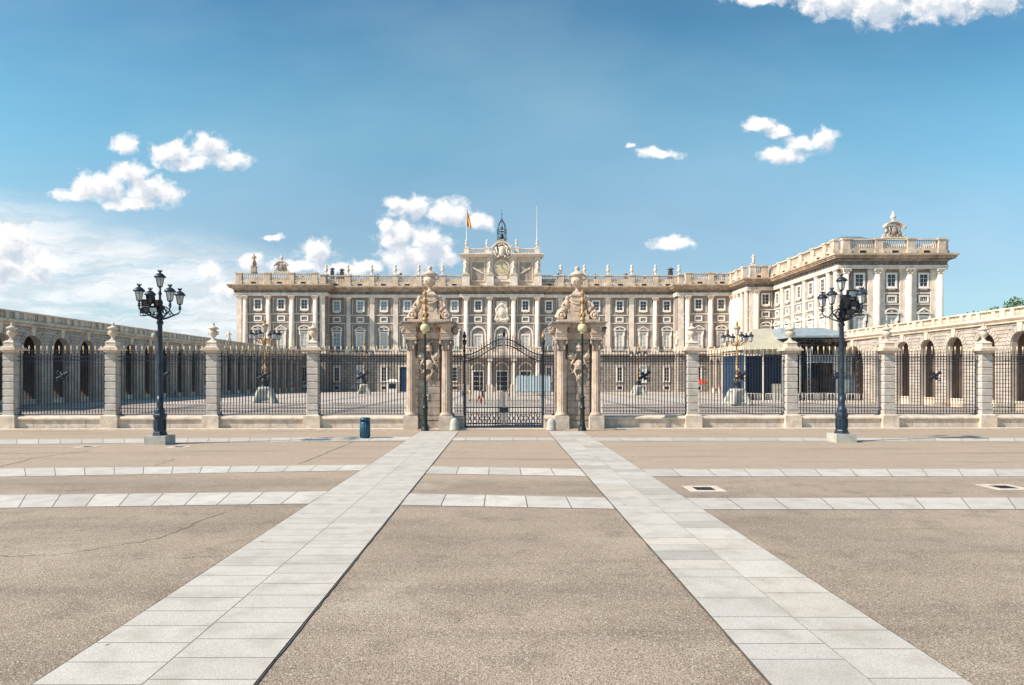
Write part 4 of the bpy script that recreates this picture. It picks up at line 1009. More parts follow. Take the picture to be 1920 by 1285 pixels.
# attic with the clock
def attic():
    a = Front(pal, (C0, MAINY-1.2, 0), 0, ORG)
    b = a.mb(); b.box(-8.3, 8.3, 0, 4.5, 23.6, 30.1); b.build('attic_wall', M['parapet'], pal)
    for s in (-1, 1): b = a.mb(); b.box(s*5.3-1.3, s*5.3+1.3, -.05, 0, 25.0, 28.9); b.build('attic_panel', M['pier_dark'], pal)
    b = a.mb()
    for x in (-8.0, -2.65, 2.65, 8.0): b.box(x-.85, x+.85, -.95, 0, 23.6, 25.9); b.box(x-.95, x+.95, -1.05, 0, 25.9, 26.15); b.box(x-.6, x+.6, -.3, 0, 26.15, 30.1); b.build('attic_pedestal', M['cream'], pal); b = a.mb()
    for s in (-1, 1):
        b = a.mb(); b.box(s*5.3-1.5, s*5.3+1.5, -.14, 0, 24.7, 24.85); b.box(s*5.3-1.5, s*5.3+1.5, -.14, 0, 29.0, 29.15)
        for q in (-1, 1): b.box(s*5.3+q*1.5-.08, s*5.3+q*1.5+.08, -.14, 0, 24.7, 29.15)
        b.prism([(s*5.3-1.2*s, 26.2), (s*5.3-1.2*s, 26.55), (s*5.3+1.1*s, 27.9), (s*5.3+1.1*s, 27.55)], -.2, 0); b.build('panel_frame', M['cream'], pal)
    b = a.mb()
    for (z0, z1, g) in ((30.1, 30.3, .3), (30.3, 30.55, .6), (30.55, 30.75, .9)):
        for (x0, x1) in ((-8.5-g, -2.0), (2.0, 8.5+g)): b.box(x0, x1, -g-.3, 4.6, z0, z1)
    b.box(-2, 2, 0, 4.6, 30.1, 30.75); b.build('attic_cornice', M['cream'], pal)
    b = a.mb()
    for x in (-7.9, -3.3, 3.3, 7.9): b = a.mb(); b.box(x-.55, x+.55, -.3, .8, 30.75, 32.1); b.box(x-.62, x+.62, -.36, .86, 32.1, 32.25); b.build('attic_parapet_pier', M['cream'], pal)
    for (x0, x1) in ((-7.35, -3.85), (3.85, 7.35)):
        b = a.mb(); b.box(x0, x1, -.1, .5, 30.75, 31.0); b.box(x0, x1, -.15, .55, 31.85, 32.05)
        for i in range(9): x = x0+(x1-x0)*(i+.5)/9; b.lathe(x, .2, 31.0, [(.08, 0), (.14, .3), (.07, .6), (.1, .86)], 5)
        b.build('attic_parapet', M['cream'], pal)
    b = a.mb(); b.prism([(1.75*cos(2*pi*i/28), 27.75+1.75*sin(2*pi*i/28)) for i in range(28)], -.3, 0); b.box(-2.0, 2.0, -.22, 0, 24.6, 25.2); b.box(-1.2, 1.2, -.3, 0, 25.2, 25.9)
    for s in (-1, 1): b.box(s*2.0-.12, s*2.0+.12, -.25, 0, 25.2, 29.9)
    o = b.build('clock_surround', M['cream'], pal)
    b = a.mb(); b.prism([(1.42*cos(2*pi*i/28), 27.75+1.42*sin(2*pi*i/28)) for i in range(28)], -.36, -.30); c = b.build('clock_face', M['clock'], o)
    b = a.mb(); b.prism([(-.06, 27.7), (.06, 27.7), (.04, 28.7), (-.04, 28.7)], -.40, -.37); b.prism([(-.05, 27.72), (.62, 27.15), (.68, 27.22), (.03, 27.82)], -.44, -.41)
    for i in range(12): w = i*pi/6; b.cbox(1.2*cos(w), -.38, 27.75+1.2*sin(w)-.08, .12, .03, .16)
    b.build('clock_hands', M['black'], pal)
    # curved pediment with royal arms
    b = a.mb(); b.box(-1.75, 1.75, -.3, 1.2, 30.2, 32.2); b.box(-1.15, 1.15, -.3, 1.2, 32.2, 33.3); b.frus(0, .5, 33.3, 34.0, 2.3, 1.5, 1.7, 1.3); b.build('arms_block', M['cornice'], pal)
    b = a.mb(); hood(b, 1.25, 2.1, 31.95, -1.0, .6, .34)
    for s in (-1, 1): b.tube([(s*3.4, -.6, 30.6), (s*2.6, -.6, 30.7), (s*2.15, -.6, 31.2), (s*2.0, -.6, 31.9)], [.22, .28, .28, .24], 8)
    b.build('curved_pediment', M['cream'], pal)
    b = a.mb(); cartouche(b, 1.7, 31.3, -.75)
    for s in (-1, 1): b.tube([(s*.9, -.5, 30.2), (s*1.5, -.6, 29.9), (s*1.9, -.5, 30.3)], [.12, .2, .1], 7); b.ball((s*1.55, -.7, 31.2), (.26, .3, .55), 8, 6); b.ball((s*1.5, -.75, 31.95), (.2, .2, .22), 8, 6)
    b.build('royal_arms', M['cream'], pal)
    # openwork iron belfry
    b = a.mb(); c0 = (0, .6)
    for i in range(8):
        w = 2*pi*i/8; q = [(c0[0]+r*cos(w), c0[1]+r*sin(w), z) for r, z in ((1.0, 34.0), (.98, 35.2), (1.0, 36.2), (.85, 37.2), (.55, 37.9), (.18, 38.4))]; b.tube(q, .07, 5)
    for z, r in ((34.1, 1.05), (36.2, 1.08), (35.6, 1.0)): b.ring((0, .6, z), r, .08, 'z', 18, 5)
    b.lathe(0, .6, 38.3, [(.2, 0), (.3, .15), (.12, .3), (.22, .5), (.06, .7), (.05, 1.3), (.12, 1.4), (.03, 1.5), (.02, 2.6)], 8)
    b.tube([(-.3, .6, 39.9), (.3, .6, 39.9)], .04, 4)
    o = b.build('belfry', M['lamp_iron'], pal)
    b = a.mb(); b.lathe(0, .6, 34.5, [(.62, 0), (.55, .1), (.42, .4), (.36, .75), (.2, .9), (.06, 1.0), (.05, 1.4)], 14); b.lathe(0, .6, 36.5, [(.36, 0), (.3, .1), (.22, .5), (.08, .6), (.05, .9)], 10); b.build('bells', M['lamp_iron'], o)
attic()
# pavilions, same front slightly forward
PAVY = 146.6
fp = Front(pal, (0, PAVY, 0), 0, ORG)
def pav(x0, x1, cols, wins, flat, left):
    fp.shell(x0, x1, 0, 6, (1, 1) if left else (1, 0))
    for i, x in enumerate(wins):
        fp.win('upper', x); fp.win('mezz' if left and i == 0 else 'blank', x); fp.win(('tri', 'seg')[(i+left) % 2], x); fp.win('ground_pale' if i % 2 else 'ground', x); fp.win('base', x); fp.panel(x, 3.5, 0)
        fp.put('balcony', PR['balcony'], x)
    for x in cols: fp.put('column', PR['column'], x)
    for x in flat: fp.put('pilaster', PR['pilaster'], x)
    fp.parapet([x for x in cols] if not left else [-57.4]+cols[1:])
pav(-58.2, -38.7, [-56.2, -51.1, -45.95, -40.8], [-53.5, -48.4, -43.3], [-57.6, -39.3], 1)
pav(38.9, 51.5, [40.9, 45.9, 50.6], [43.3, 48.3], [39.5], 0)
# inner corner block carrying the turn into the east wing
fb = Front(pal, (0, 137.5, 0), 0, ORG)
fb.shell(50.9, 57.0, 0, 14, (1, 0)); fb.win('upper', 54.45); fb.win('mezz', 54.45); fb.win('seg', 54.45); fb.win('ground', 54.45); fb.win('base', 54.45); fb.panel(54.45, 2.6, 0)
for x in (51.7,): fb.put('pilaster', PR['pilaster'], x)
for x in (52.5,): fb.put('column', PR['column'], x)
fb.parapet([51.6, 54.0])
fs = Front(pal, (50.9, 146.6, 0), radians(-90), ORG)
for x in (2.6, 4.4): fs.put('column', PR['column'], x)
for x in (1.2, 6.0, 8.4): fs.put('pilaster', PR['pilaster'], x)
fs.parapet([1.0, 4.6, 8.2])
b = MB(); b.box(-58.2-C0, 56-C0, 2.2, 22, 23.3, 23.62); b.build('roof', M['lead'], pal)
b = MB(); b.box(-55-C0, 50-C0, 2.4, 18, 23.6, 25.75); b.box(-57.0-C0, -40.5-C0, .2, 4, 23.6, 25.75); b.box(40.5-C0, 50-C0, .2, 4, 23.6, 25.75); b.build('roof_storey', M['parapet'], pal)
fm.put('parapet_pier', PR['pier'], -39.75, 1.2); fm.put('parapet_pier', PR['pier'], 40.1, 1.2)

# east wing
WX, WY = 56.3, 111.0
wing = thing('palace_wing', 'tall palace wing projecting forward on the right with three bays on its short front', 'palace wing', (WX, WY, 0))
wo_ = (WX, WY, 0)
b = MB(); b.box(.6, 16.6, .6, 40, 0, 23.5); b.build('core', M['grey'], wing)
ff = Front(wing, (WX, WY, 0), 0, wo_); ff.shell(0, 17.2, 0, 5, (1, 1))
for i, x in enumerate((3.25, 8.6, 13.95)):
    ff.win('upper', x); ff.win('mezz', x); ff.win(('tri', 'seg')[i % 2], x); ff.put('balcony', PR['balcony'], x); ff.win('ground', x); ff.win('base', x); ff.panel(x, 3.7, 0)
for x in (.9, 6.1, 11.4, 16.5): ff.put('column', PR['column'], x)
for x in (.75, 5.2, 6.95, 10.5, 12.2, 15.6, 16.6): ff.put('pilaster', PR['pilaster'], x, -.12)
ff.parapet([.7, 6.1, 11.4, 16.5])
fw = Front(wing, (WX, WY+26.5, 0), radians(-90), wo_); fw.shell(0, 26.5, 0, 5, (0, 1))
for i, x in enumerate((1.8, 6.6, 11.6, 16.4, 20.9)):
    fw.win('upper', x); fw.win('mezz', x); fw.win(('seg', 'tri')[i % 2], x); fw.put('balcony', PR['balcony'], x); fw.win('ground', x); fw.win('base', x); fw.panel(x, 3.1, 0)
for x in (4.2, 9.1, 14.0, 18.7, 23.1, 25.6): fw.put('pilaster', PR['pilaster'], x)
fw.parapet([0.2, 4.2, 9.1, 14.0, 18.7, 23.1, 25.9])
# far side so that the block is closed from beside
fe = Front(wing, (WX+17.2, WY, 0), radians(90), wo_); fe.shell(0, 40, 0, 3, (1, 0)); fe.parapet([.7, 5.5, 10.3, 15.1, 19.9])
b = MB(); b.box(.5, 16.6, .5, 40, 23.3, 23.62)
b.add([(2.5,4,25.2),(15.5,4,25.2),(15.5,36,25.2),(2.5,36,25.2),(7.0,13,29.4),(10.5,13,29.4),(10.5,26,29.4),(7.0,26,29.4)], [(0,1,5,4),(1,2,6,5),(2,3,7,6),(3,0,4,7),(4,5,6,7)]); b.box(2.5, 15.5, 4, 36, 23.6, 25.3)
b.build('roof', M['lead'], wing)
def crest(name, label, loc, sc):
    k = sc; t = thing(name, label, 'roof sculpture', loc)
    b = MB(); b.box(-1.85*k, 1.85*k, -.35*k, .6*k, 0, .22*k); b.box(-.95*k, .95*k, -.05*k, .5*k, .22*k, 2.0*k)
    for s in (-1, 1):
        b.tube([(s*1.65*k, .1, .35*k), (s*1.3*k, .1, .5*k), (s*1.05*k, .1, 1.0*k), (s*1.0*k, .1, 1.5*k), (s*1.2*k, .1, 1.85*k)], [.16*k, .24*k, .2*k, .16*k, .2*k], 8)
        b.ring((s*1.55*k, -.1*k, .42*k), .17*k, .08*k, 'y', 12, 6)
    b.build('pedestal', M['white'], t)
    b = MB(); hood(b, k, 1.55*k, 1.55*k, -.4*k, .5*k, .24*k); b.build('curved_pediment', M['parapet'], t)
    b = MB(); cartouche(b, 1.05*k, 1.2*k, -.22*k); b.build('cartouche', M['pier_dark'], t)
    b = MB(); b.lathe(0, .1, 2.6*k, [(.3*k, 0), (.35*k, .15*k), (.15*k, .3*k), (.2*k, .4*k), (.42*k, .65*k), (.45*k, .85*k), (.25*k, 1.1*k), (.12*k, 1.25*k), (.2*k, 1.45*k), (.02*k, 1.7*k)], 14); b.build('finial', M['white'], t)
crest('roof_cartouche', 'carved cartouche with urn on top of the right palace wing', (WX+8.75, WY-.4, 26.2), 1.07)
crest('roof_cartouche', 'carved cartouche with small figure on top of the left palace pavilion', (at(529, PAVY), PAVY-.4, 26.2), .95)
URNR = [(0.30,0),(0.34,0),(0.34,.2),(.16,.32),(.14,.55),(.26,.7),(.40,.95),(.42,1.15),(.34,1.3),(.40,1.38),(.22,1.5),(.14,1.62),(.30,1.8),(.34,2.0),(.24,2.2),(.02,2.3)]
ub = MB(); ub.lathe(0, 0, 0, URNR, 12); ub.cbox(0, 0, -.01, .9, .9, .12); urn_me = ub.mesh('roof_urn', M['white'])
k = 0
def ordinal(i): return ['first', 'second', 'third', 'fourth', 'fifth', 'sixth', 'seventh', 'eighth'][i]
for i, q in enumerate(range(-8, -2)):
    o = link('roof_urn', urn_me, None, (C0+SP*(q+.5) + (0 if q > -8 else .4), MAINY-.5, 26.2)); tag(o, f'stone urn on the palace roofline left of the clock attic, {ordinal(5-i)} from the attic', 'urn', 'stone urns along the palace roofline')
for i, q in enumerate(range(2, 8)):
    o = link('roof_urn', urn_me, None, (C0+SP*(q+.5), MAINY-.5, 26.2)); tag(o, f'stone urn on the palace roofline right of the clock attic, {ordinal(i)} from the attic', 'urn', 'stone urns along the palace roofline')
for x, l in ((-7.9, 'far left corner'), (-3.3, 'left of the belfry'), (3.3, 'right of the belfry'), (7.9, 'far right corner')):
    o = link('roof_urn', urn_me, None, (C0+x, MAINY-.95, 32.25)); o.scale = (.8, .8, .8); tag(o, f'small stone urn on the clock attic, {l}', 'urn', 'small urns on the clock attic')

# statues
def statue(label, loc, h, m='white', ped=0.9, face=0.0):
    b = MB(); k = h/2.0
    b.lathe(0, 0, .05*k, [(.30*k, 0), (.30*k, .1*k), (.26*k, .6*k), (.21*k, 1.05*k), (.24*k, 1.3*k), (.30*k, 1.52*k), (.16*k, 1.64*k), (.08*k, 1.70*k)], 12, sy=.75)
    b.ball((0, 0, 1.85*k), (.12*k, .13*k, .16*k)); b.tube([(0, 0, 1.6*k), (0, 0, 1.8*k)], .07*k, 6)
    b.tube([(-.27*k, 0, 1.5*k), (-.40*k, -.05*k, 1.2*k), (-.28*k, -.22*k, 1.0*k)], [.09*k, .08*k, .06*k], 7)
    b.tube([(.27*k, 0, 1.5*k), (.42*k, -.02*k, 1.3*k), (.46*k, -.12*k, 1.62*k)], [.09*k, .08*k, .06*k], 7)
    b.tube([(.1*k, -.16*k, 1.1*k), (-.12*k, -.24*k, .6*k), (-.05*k, -.26*k, .1*k)], [.07*k, .09*k, .1*k], 6); b.tube([(-.3*k, .05*k, 1.45*k), (0, -.2*k, 1.15*k), (.3*k, -.05*k, .8*k), (.34*k, .05*k, .2*k)], [.07*k, .08*k, .07*k, .1*k], 6)
    t = thing('statue', label, 'statue', loc, face, 'statues on the palace'); o = link('figure', with_mat(sculpt(b, .05*k, 1), M[m], 'figure'), t, (0, 0, ped))
    p = MB(); p.cbox(0, 0, 0, .9*k, .8*k, .12*k); p.cbox(0, 0, .12*k, .75*k, .66*k, ped-.2*k if ped > .3*k else .02); p.cbox(0, 0, ped-.1*k, .85*k, .75*k, .1*k); p.build('pedestal', M[m], t)
for x, l in ((-8.0, 'far left'), (-2.65, 'directly left of the clock'), (2.65, 'directly right of the clock'), (8.0, 'far right')):
    statue(f'stone statue standing on the clock attic, {l}', (C0+x, MAINY-1.75, 26.15), 2.9, 'white', .3)
statue('stone statue on a pedestal in the left inner corner of the facade', (at(610, 148.6), 147.9, 8.85), 3.1, 'white', 1.6)
statue('stone statue on a pedestal in the right inner corner of the facade', (at(1266, 148.6), 147.0, 8.85), 3.1, 'white', 1.6)
statue('weathered stone statue on the roofline at the left end of the palace', (at(478, PAVY), PAVY-.5, 26.2), 2.7, 'cornice', 1.4)
statue('pale statue standing at the far end of the left gallery roof', (-45.8, 112, 8.2), 2.3, 'white', .6, .3)
statue('small pale statue on the roofline above the right inner corner', (51.8, 137.0, 26.2), 1.9, 'white', .5)

# roof vents and chimneys behind the balustrade
def vent(px, y, h, w, label, z0=23.6):
    t = thing('chimney', label, 'chimney', (at(px, y), y, z0), 0, 'chimneys and vents on the palace roof'); b = MB()
    b.lathe(0, 0, 0, [(w, 0), (w, h-.9), (w*1.15, h-.85)], 8); b.build('stack', M['lead'], t)
    b = MB(); b.lathe(0, 0, h-.85, [(w*.7, 0), (w*.7, .3), (w*1.5, .35), (w*1.2, .55), (w*.3, .8), (.02, .9)], 8); b.build('cowl', M['lead'], t)
for i, (px, h, w) in enumerate(((553,3.3,.35),(567,3.1,.3),(591,3.6,.35),(623,5.0,.45),(633,3.6,.35),(641,4.8,.5),(708,3.5,.3),(751,3.8,.3),(1048,3.7,.35),(1116,3.5,.3),(1173,3.7,.4),(1209,3.2,.3),(1257,5.0,.6),(1342,3.4,.35),(1357,3.5,.3))):
    vent(px, 153.5 if px < 1400 else 140, h, w, f'dark roof chimney behind the balustrade, {["first","second","third","fourth","fifth","sixth","seventh","eighth","ninth","tenth","eleventh","twelfth","thirteenth","fourteenth","fifteenth"][i]} from the left')

# flag poles on the attic
def pole(label, x, h):
    t = thing('flagpole', label, 'flagpole', (x, MAINY-.3, 30.75), 0, 'flagpoles on the clock attic')
    b = MB(); b.lathe(0, 0, 0, [(.35, 0), (.35, 1.6), (.2, 1.8), (.09, 2.1), (.06, h-.2), (.1, h-.15), (.01, h)], 8); b.build('pole', M['wframe'], t); return t
pole('white flagpole at the left corner of the clock attic, flying a flag', C0-7.9, 10.6); pole('bare white flagpole at the right corner of the clock attic', C0+7.9, 10.9)
fx = C0-7.85; t = thing('flag', 'limp red and yellow flag hanging from the left attic flagpole', 'flag', (fx, MAINY-.3, 37.2))
for (r0, r1, m, nm) in ((.0, .28, 'red', 'red_stripe'), (.28, .74, 'yellow', 'yellow_band'), (.74, 1.0, 'red', 'red_stripe')):
    b = MB(); vs = []; fs_ = []
    for i in range(9):
        z = 3.7 - 3.7*i/8
        for rr in (r0, r1):
            w = (0.10+.95*(i/8)**.8)*(1 if i < 8 else .8); x = .08 + w*rr; vs += [(x, .14*sin(rr*9+i*.7), z - rr*.5), (x, .14*sin(rr*9+i*.7)+.03, z - rr*.5)]
    for i in range(8):
        a = i*4; fs_ += [(a, a+2, a+6, a+4), (a+1, a+5, a+7, a+3)]
    b.add(vs, fs_); b.build(nm, M[m], t)

# ------------------------------------------------------------------ stage, tent and screen in the courtyard
t = thing('tent', 'beige canvas tent with navy side walls left of the stage', 'tent', (34.4, 90, 0))
b = MB(); X0, X1, Y0, Y1, ZE, ZR = -3.1, 4.2, -4, 4, 6.7, 9.7
b.add([(X0-.5,Y0-.4,ZE),(X1,Y0-.4,ZE+.15),(X1,Y1,ZE),(X0-.5,Y1,ZE),(X0+2.6,0,ZR),(X1,0,ZR)], [(0,1,5,4),(1,2,5),(2,3,4,5),(3,0,4),(3,2,1,0)]); b.build('canopy', M['tent'], t)
b = MB(); b.box(X0, X1, -4.0, -3.9, 6.1, 6.72); b.build('valance', M['tent'], t)
b = MB(); b.box(X0+.1, X1, -2.2, -2.1, 0.2, 6.0)
for i in range(14): x = X0+.3+i*.5; b.tube([(x, -2.24, .3), (x, -2.24, 5.9)], .06, 5)
b.box(X0, X0+.1, -4, 4, .2, 6.1); b.build('side_wall', M['navy'], t)
for x in (X0, X0+2.4, X0+4.8, X1-.1):
    b = MB(); b.box(x, x+.13, -4.1, -3.97, 0, 6.7); b.build('pole', M['wframe'], t)
t = thing('equipment_case', 'pale tall equipment cabinet standing inside the beige tent', 'cabinet', (at(1461, 86.8), 86.8, 0)); b = MB(); b.cbox(0, 0, 0, 1.5, 1.0, 2.3)
for z in (.1, .8, 1.5): b.cbox(0, -.5, z, 1.3, .06, .6)
b.build('body', M['conc'], t); b = MB(); b.cbox(.5, -.54, 1.2, .06, .05, .3); b.build('handle', M['black'], t)
t = thing('stage', 'open-air stage with grey-blue roof, black truss and scrims on the right', 'stage', (39.7, 88, 0))
b = MB(); X0, X1 = -3.4, 3.6
b.add([(X0-.1,-4.4,8.15),(X1+1.6,-4.4,8.15),(X1+1.6,6,8.15),(X0-.1,6,8.15),(X0-.1,-1,9.6),(X1-1.2,-1,9.6),(X1-1.2,5,9.6),(X0-.1,5,9.6),(X0-.1,-4.4,8.4),(X1+1.6,-4.4,8.4)], [(8,9,5,4),(0,1,9,8),(9,1,2,6,5),(2,3,7,6),(3,0,8,4,7),(4,5,6,7),(0,3,2,1)]); b.build('roof', M['tarp'], t)
b = MB()
for y in (-4.3, -3.9):
    for z in (7.2, 8.1): b.tube([(X0, y, z), (X1+1.5, y, z)], .06, 5)
for i in range(11):
    x = X0+(X1+1.4-X0)*i/10; x2 = X0+(X1+1.4-X0)*min(10, i+1)/10
    b.tube([(x, -4.3, 7.2), (x, -4.3, 8.1)], .04, 4); b.tube([(x, -4.3, 7.2 if i % 2 else 8.1), (x2, -4.3, 8.1 if i % 2 else 7.2)], .04, 4)
    for k_ in range(2): b.cbox(x+.2+k_*.3, -4.0, 7.0+.2*k_, .22, .3, .4)
b.build('roof_truss', M['black'], t)
for x in (X0, X0+2.2, X1-.6, X1+1.3):
    b = MB()
    for dx in (0, .35): b.tube([(x+dx, -4.2, 0), (x+dx, -4.2, 7.2)], .05, 5)
    for i in range(9): b.tube([(x+(i % 2)*.35, -4.2, .2+i*.75), (x+((i+1) % 2)*.35, -4.2, .95+i*.75)], .03, 4)
    b.build('tower', M['truss'], t)
b = MB(); b.box(X0, X1+1.6, 4.8, 5.0, .3, 8.1); b.box(X1-1.3, X1+.9, -3.9, -3.8, 3.4, 7.1); b.build('scrim', M['scrim'], t)
b = MB(); b.box(-1.0, 2.1, 0, .1, 2.0, 7.0); b.box(-1.0, 1.2, -.4, -.2, 2.2, 4.0); b.build('backdrop', M['navy'], t)
b = MB(); b.box(X0+2.3, X1-1.0, -3.6, -3.5, 5.0, 6.0); b.box(X1-1.0, X1+1.4, -3.7, -3.6, .9, 3.8); b.build('side_cloth', M['tarp'], t)
b = MB(); b.box(X0, X1+1.4, -4, 4.6, .9, 1.2)
for i in range(10): x = X0+i*.85; b.tube([(x, -4, 0), (x, -4, 1.0)], .05, 4); b.tube([(x, -4, .05), (x+.85, -4, .9)], .03, 4)
for i in range(6): b.box(X0+1.8, X0+5.4, -4.9+i*.16, -4.75+i*.16, .1+i*.16, .18+i*.16)
b.build('deck', M['truss'], t)
for (dx, y, w, h, z, nm) in ((-2.5, -3.2, 1.0, 1.4, 1.2, 'speaker'), (2.6, -3.2, 1.1, 2.4, 1.2, 'speaker'), (.2, -2.0, 1.5, 1.8, 1.2, 'amplifier_rack')):
    b = MB(); b.cbox(dx, y, z, w, .8, h); b.cbox(dx, y-.42, z+.1, w*.85, .06, h*.4); b.cbox(dx, y-.42, z+h*.55, w*.85, .06, h*.38); b.build(nm, M['black'], t)
# crowd barriers
def barrier(label, x, y, rz=0):
    t = thing('crowd_barrier', label, 'barrier', (x, y, 0.1), rz, 'metal crowd barriers before the stage'); b = MB()
    for z in (.15, 1.05): b.tube([(-1.1, 0, z), (1.1, 0, z)], .03, 4)
    for i in range(12): xx = -1.1+2.2*i/11; b.tube([(xx, 0, .15), (xx, 0, 1.05)], .02, 4)
    for s in (-1, 1): b.tube([(s*.8, -.3, 0), (s*.8, 0, .2), (s*.8, .3, 0)], .03, 4)
    b.build('grille', M['wframe'], t); return t
b0 = barrier('metal crowd barrier before the tent, first in the row from the left', 31.4, 82.5)
for i in range(1, 7): dup(b0, (31.4+i*2.3, 82.5-.35*i, .1), f'metal crowd barrier before the stage, {ordinal(i)} in the row from the left')
t = thing('screen_stand', 'long pale blue screened enclosure on a low platform behind the right half of the gate', 'screen', (at(1000, 117), 117, 0))
for i in range(9):
    b = MB(); x = -3+6*i/9; b.box(x+.03, x+6/9-.03, -.05, 0, .75, 3.2); b.prism([(x+.03, 3.2), (x+6/9-.03, 3.2), (x+6/9-.1, 3.42), (x+.33, 3.62), (x+.1, 3.42)], -.05, 0); b.build('panel', M['screen'], t)
b = MB(); b.box(-3, 3, 0.05, 2.2, .75, 3.1); b.build('back_screen', M['screen'], t)
b = MB(); b.box(-3.1, 3.1, -.4, 2.3, .55, .72)
for i in range(7): x = -2.9+5.8*i/6; b.box(x-.05, x+.05, -.3, -.2, 0, .55)
b.box(.5, 3.0, -1.6, -.6, .28, .42); b.build('platform', M['conc'], t)

# ------------------------------------------------------------------ people in the courtyard
def person(label, px, d, h, shirt, legs, face=0.0, stride=.12, cap=None, armout=0.0):
    me = bpy.data.meshes.new('person'); k = h/1.75
    J = {'pel': (0,0,.95), 'spine': (0,0,1.15), 'chest': (0,0,1.38), 'neck': (0,0,1.50), 'head': (0,.01,1.60), 'top': (0,0,1.72),
         'hl': (.10,0,.90), 'kl': (.11,-stride,.50), 'al': (.11,-stride*1.2,.08), 'tl': (.12,-stride*1.2-.14,.03), 'hr': (-.10,0,.90), 'kr': (-.11,stride*.6,.50), 'ar': (-.11,stride*1.6,.10), 'tr': (-.12,stride*1.6-.14,.03),
         'sl': (.19,0,1.42), 'el': (.25+armout,.03,1.14), 'wl': (.25+armout,-.10,.90), 'fl': (.24+armout,-.14,.80), 'sr': (-.19,0,1.42), 'er': (-.25,.0,1.14), 'wr': (-.26,-.06,.88), 'fr': (-.25,-.09,.79)}
    Rr = dict(pel=.14, spine=.125, chest=.15, neck=.055, head=.095, top=.07, hl=.09, kl=.06, al=.045, tl=.035, hr=.09, kr=.06, ar=.045, tr=.035, sl=.06, el=.042, wl=.032, fl=.03, sr=.06, er=.042, wr=.032, fr=.03)
    E = [('pel','spine'),('spine','chest'),('chest','neck'),('neck','head'),('head','top'),('pel','hl'),('hl','kl'),('kl','al'),('al','tl'),('pel','hr'),('hr','kr'),('kr','ar'),('ar','tr'),('chest','sl'),('sl','el'),('el','wl'),('wl','fl'),('chest','sr'),('sr','er'),('er','wr'),('wr','fr')]
    ks = list(J); me.from_pydata([tuple(c*k for c in J[q]) for q in ks], [(ks.index(a), ks.index(c)) for a, c in E], [])
    o = bpy.data.objects.new('tmp', me); COL.objects.link(o); o.modifiers.new('s', 'SKIN')
    for i, q in enumerate(ks): me.skin_vertices[0].data[i].radius = (Rr[q]*k, Rr[q]*k*(.8 if q in ('chest', 'spine', 'pel') else 1))
    me.skin_vertices[0].data[0].use_root = True
    sb = o.modifiers.new('u', 'SUBSURF'); sb.levels = 1; sb.render_levels = 1
    dg = bpy.context.evaluated_depsgraph_get(); dg.update(); m2 = bpy.data.meshes.new_from_object(o.evaluated_get(dg)); bpy.data.objects.remove(o)
    m2.materials.clear()
    for q in ('skin', shirt, legs, 'c_dark', 'c_hair'): m2.materials.append(M[q])
    for p in m2.polygons:
        z = p.center.z/k; ax = abs(p.center.x)/k; p.use_smooth = True
        p.material_index = 4 if (z > 1.66 or (z > 1.56 and p.center.y > .03)) else 0 if z > 1.47 else 1 if z > .95 and not (ax > .21 and z < 1.15) else 0 if ax > .19 else 2 if z > .12 else 3
    zg = court_h(at(px, d), d)
    t = thing('person', label, 'person', (at(px, d), d, zg), face); link('body', m2, t)
    if cap:
        b = MB(); b.lathe(0, 0, 1.66*k, [(.20*k, 0), (.20*k, .02*k), (.11*k, .03*k), (.10*k, .12*k), (.02, .14*k)], 10); b.build('hat', M[cap], t)
person('person in pale blue top and light trousers walking near the left gate post', 866, 80, 1.75, 'c_sky', 'c_white', .6)
person('person in tan clothes standing behind the left gate leaf', 881, 88, 1.72, 'c_tan', 'c_tan', 2.5)
person('person in white shirt and red shorts behind the gate, left of one in black', 898, 79, 1.7, 'c_white', 'c_red', 1.2, .2)
person('person in black top and red trousers behind the gate, beside one in white', 905, 80.5, 1.78, 'c_dark', 'c_red', 1.2, .18)
person('person in olive clothes standing right of the gate centre', 955, 92, 1.75, 'c_tan', 'c_dark', -2.0, .05)
person('person in pink top and white hat crossing the left courtyard', 548, 116, 1.75, 'c_red', 'c_white', 1.4, .2, 'c_white')
person('person in white shirt beside the shaded left gallery, near the street lamp', 328, 84, 1.75, 'c_white', 'c_blue', 2.0)
person('person in pale shirt near the left gallery, just right of the second fence post', 384, 90, 1.72, 'c_white', 'c_white', 1.5)
person('person in dark blue standing by the palace wall left of the gate', 663, 132, 1.8, 'c_blue', 'c_dark', 0)
person('person in pale clothes in front of the far left palace wall', 571, 134, 1.8, 'c_white', 'c_sky', 0, .1)
for i, (px, sh) in enumerate(((1343, 'c_pink'), (1350, 'c_red'), (1356, 'c_dark'), (1362, 'c_pink'), (1369, 'c_white'))):
    person(f'person in a small queue by the red parasol, {ordinal(i)} from the left', px, 128+i*.8, 1.75, sh, ('c_dark', 'c_blue')[i % 2], .7*i)
person('person with pale top near the right candelabrum pedestal', 1413, 90, 1.75, 'c_pink', 'c_blue', .4)
t = thing('parasol', 'red parasol by the palace wall right of the gate', 'parasol', (at(1313, 128), 128, 0))
b = MB(); b.lathe(0, 0, 2.0, [(1.5, 0), (1.45, .1), (.8, .6), (.1, .85)], 8, False); b.build('canopy', M['red'], t); b = MB(); b.lathe(0, 0, 0, [(.3, 0), (.3, .08), (.04, .1), (.04, 2.7)], 8); b.build('pole', M['wframe'], t)
t = thing('kiosk', 'small white booth with dark window by the palace wall left of the gate', 'kiosk', (at(737, 134), 134, 0))
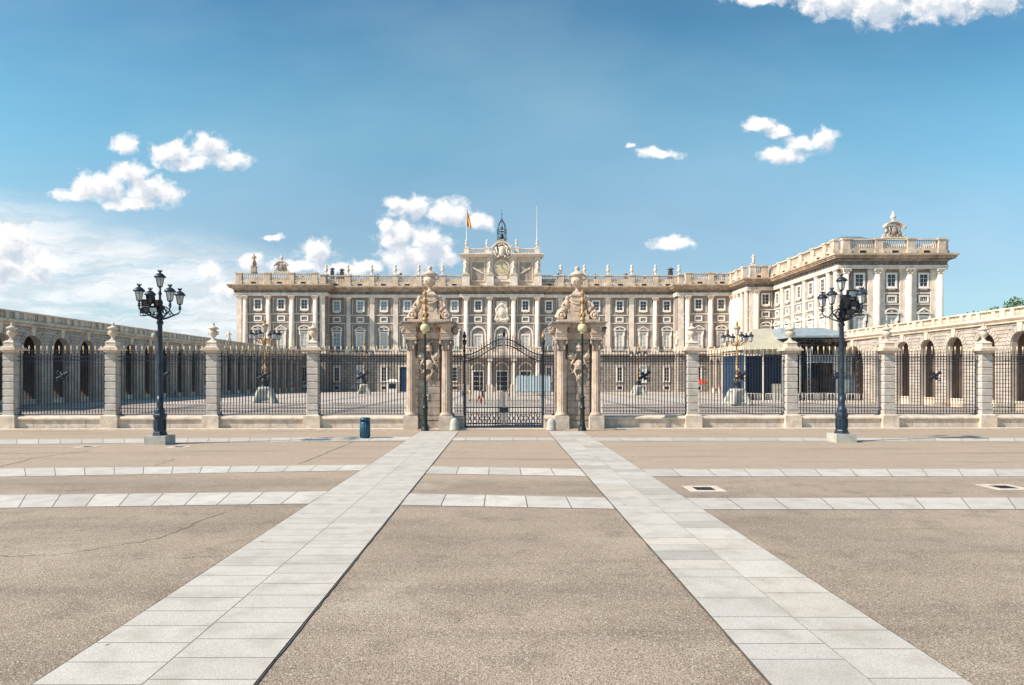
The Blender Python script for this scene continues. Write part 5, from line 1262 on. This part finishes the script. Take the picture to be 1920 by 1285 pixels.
b = MB(); b.cbox(0, 0, 0, 2.2, 1.8, 2.4); b.frus(0, 0, 2.4, 2.9, 2.7, 2.2, .8, .6); b.build('booth', M['wframe'], t); b = MB(); b.cbox(0, -.92, 1.0, 1.4, .06, 1.0); b.build('window', M['glass'], t)
for i, (px, d) in enumerate(((747, 120), (731, 127))):
    pass
t = thing('palace_door', 'tall dark doorway in the palace wall directly left of the left gate pier', 'doorway', (at(759, 149.7), 149.62, 0))
b = MB(); b.box(-1.15, 1.15, -.12, .1, 0, 5.6); b.build('door_leaf', M['navy'], t)
b = MB()
for s in (-1, 1): b.box(s*1.3-.16, s*1.3+.16, -.3, .1, 0, 5.9)
b.box(-1.5, 1.5, -.34, .1, 5.6, 5.95); b.build('frame', M['cream'], t)

# ------------------------------------------------------------------ tree beyond the right gallery
def tree(label, x, y, h, r):
    rt = random.Random(11); t = thing('tree', label, 'tree', (x, y, -.6))
    b = MB(); b.tube([(0, 0, 0), (.1, 0, h*.3), (-.1, .1, h*.6), (0, 0, h*.85)], [.45, .35, .22, .08], 8)
    clumps = []
    for i in range(26):
        a = rt.uniform(0, 2*pi); ph = rt.uniform(-.5, 1.4); rr = r*rt.uniform(.35, 1.0)
        c = Vector((rr*cos(a)*cos(ph), rr*sin(a)*cos(ph), h*.72 + rr*sin(ph)*.8)); clumps.append((c, rt.uniform(.9, 1.7)))
        b.tube([(0, 0, h*.45), tuple(c*.5 + Vector((0, 0, h*.28))), tuple(c)], [.14, .08, .03], 5)
    b.build('trunk', M['bark'], t)
    vs = []; fs = []
    for c, cr in clumps:
        for i in range(420):
            d = Vector((rt.gauss(0, 1), rt.gauss(0, 1), rt.gauss(0, 1))).normalized() * cr * rt.uniform(.5, 1.05)
            p = c + d; n = Vector((rt.gauss(0, 1), rt.gauss(0, 1), rt.gauss(0, 1))).normalized(); q = n.orthogonal().normalized()*.16; w = n.cross(q)*.6; o = len(vs)
            vs += [tuple(p-q), tuple(p+w), tuple(p+q), tuple(p-w)]; fs.append((o, o+1, o+2, o+3))
    me = bpy.data.meshes.new('crown'); me.from_pydata(vs, [], fs); me.materials.append(M['leaf']); link('crown', me, t)
tree('green tree rising behind the balustrade of the right gallery', at(1892, 92), 92, 13.3, 5.4)
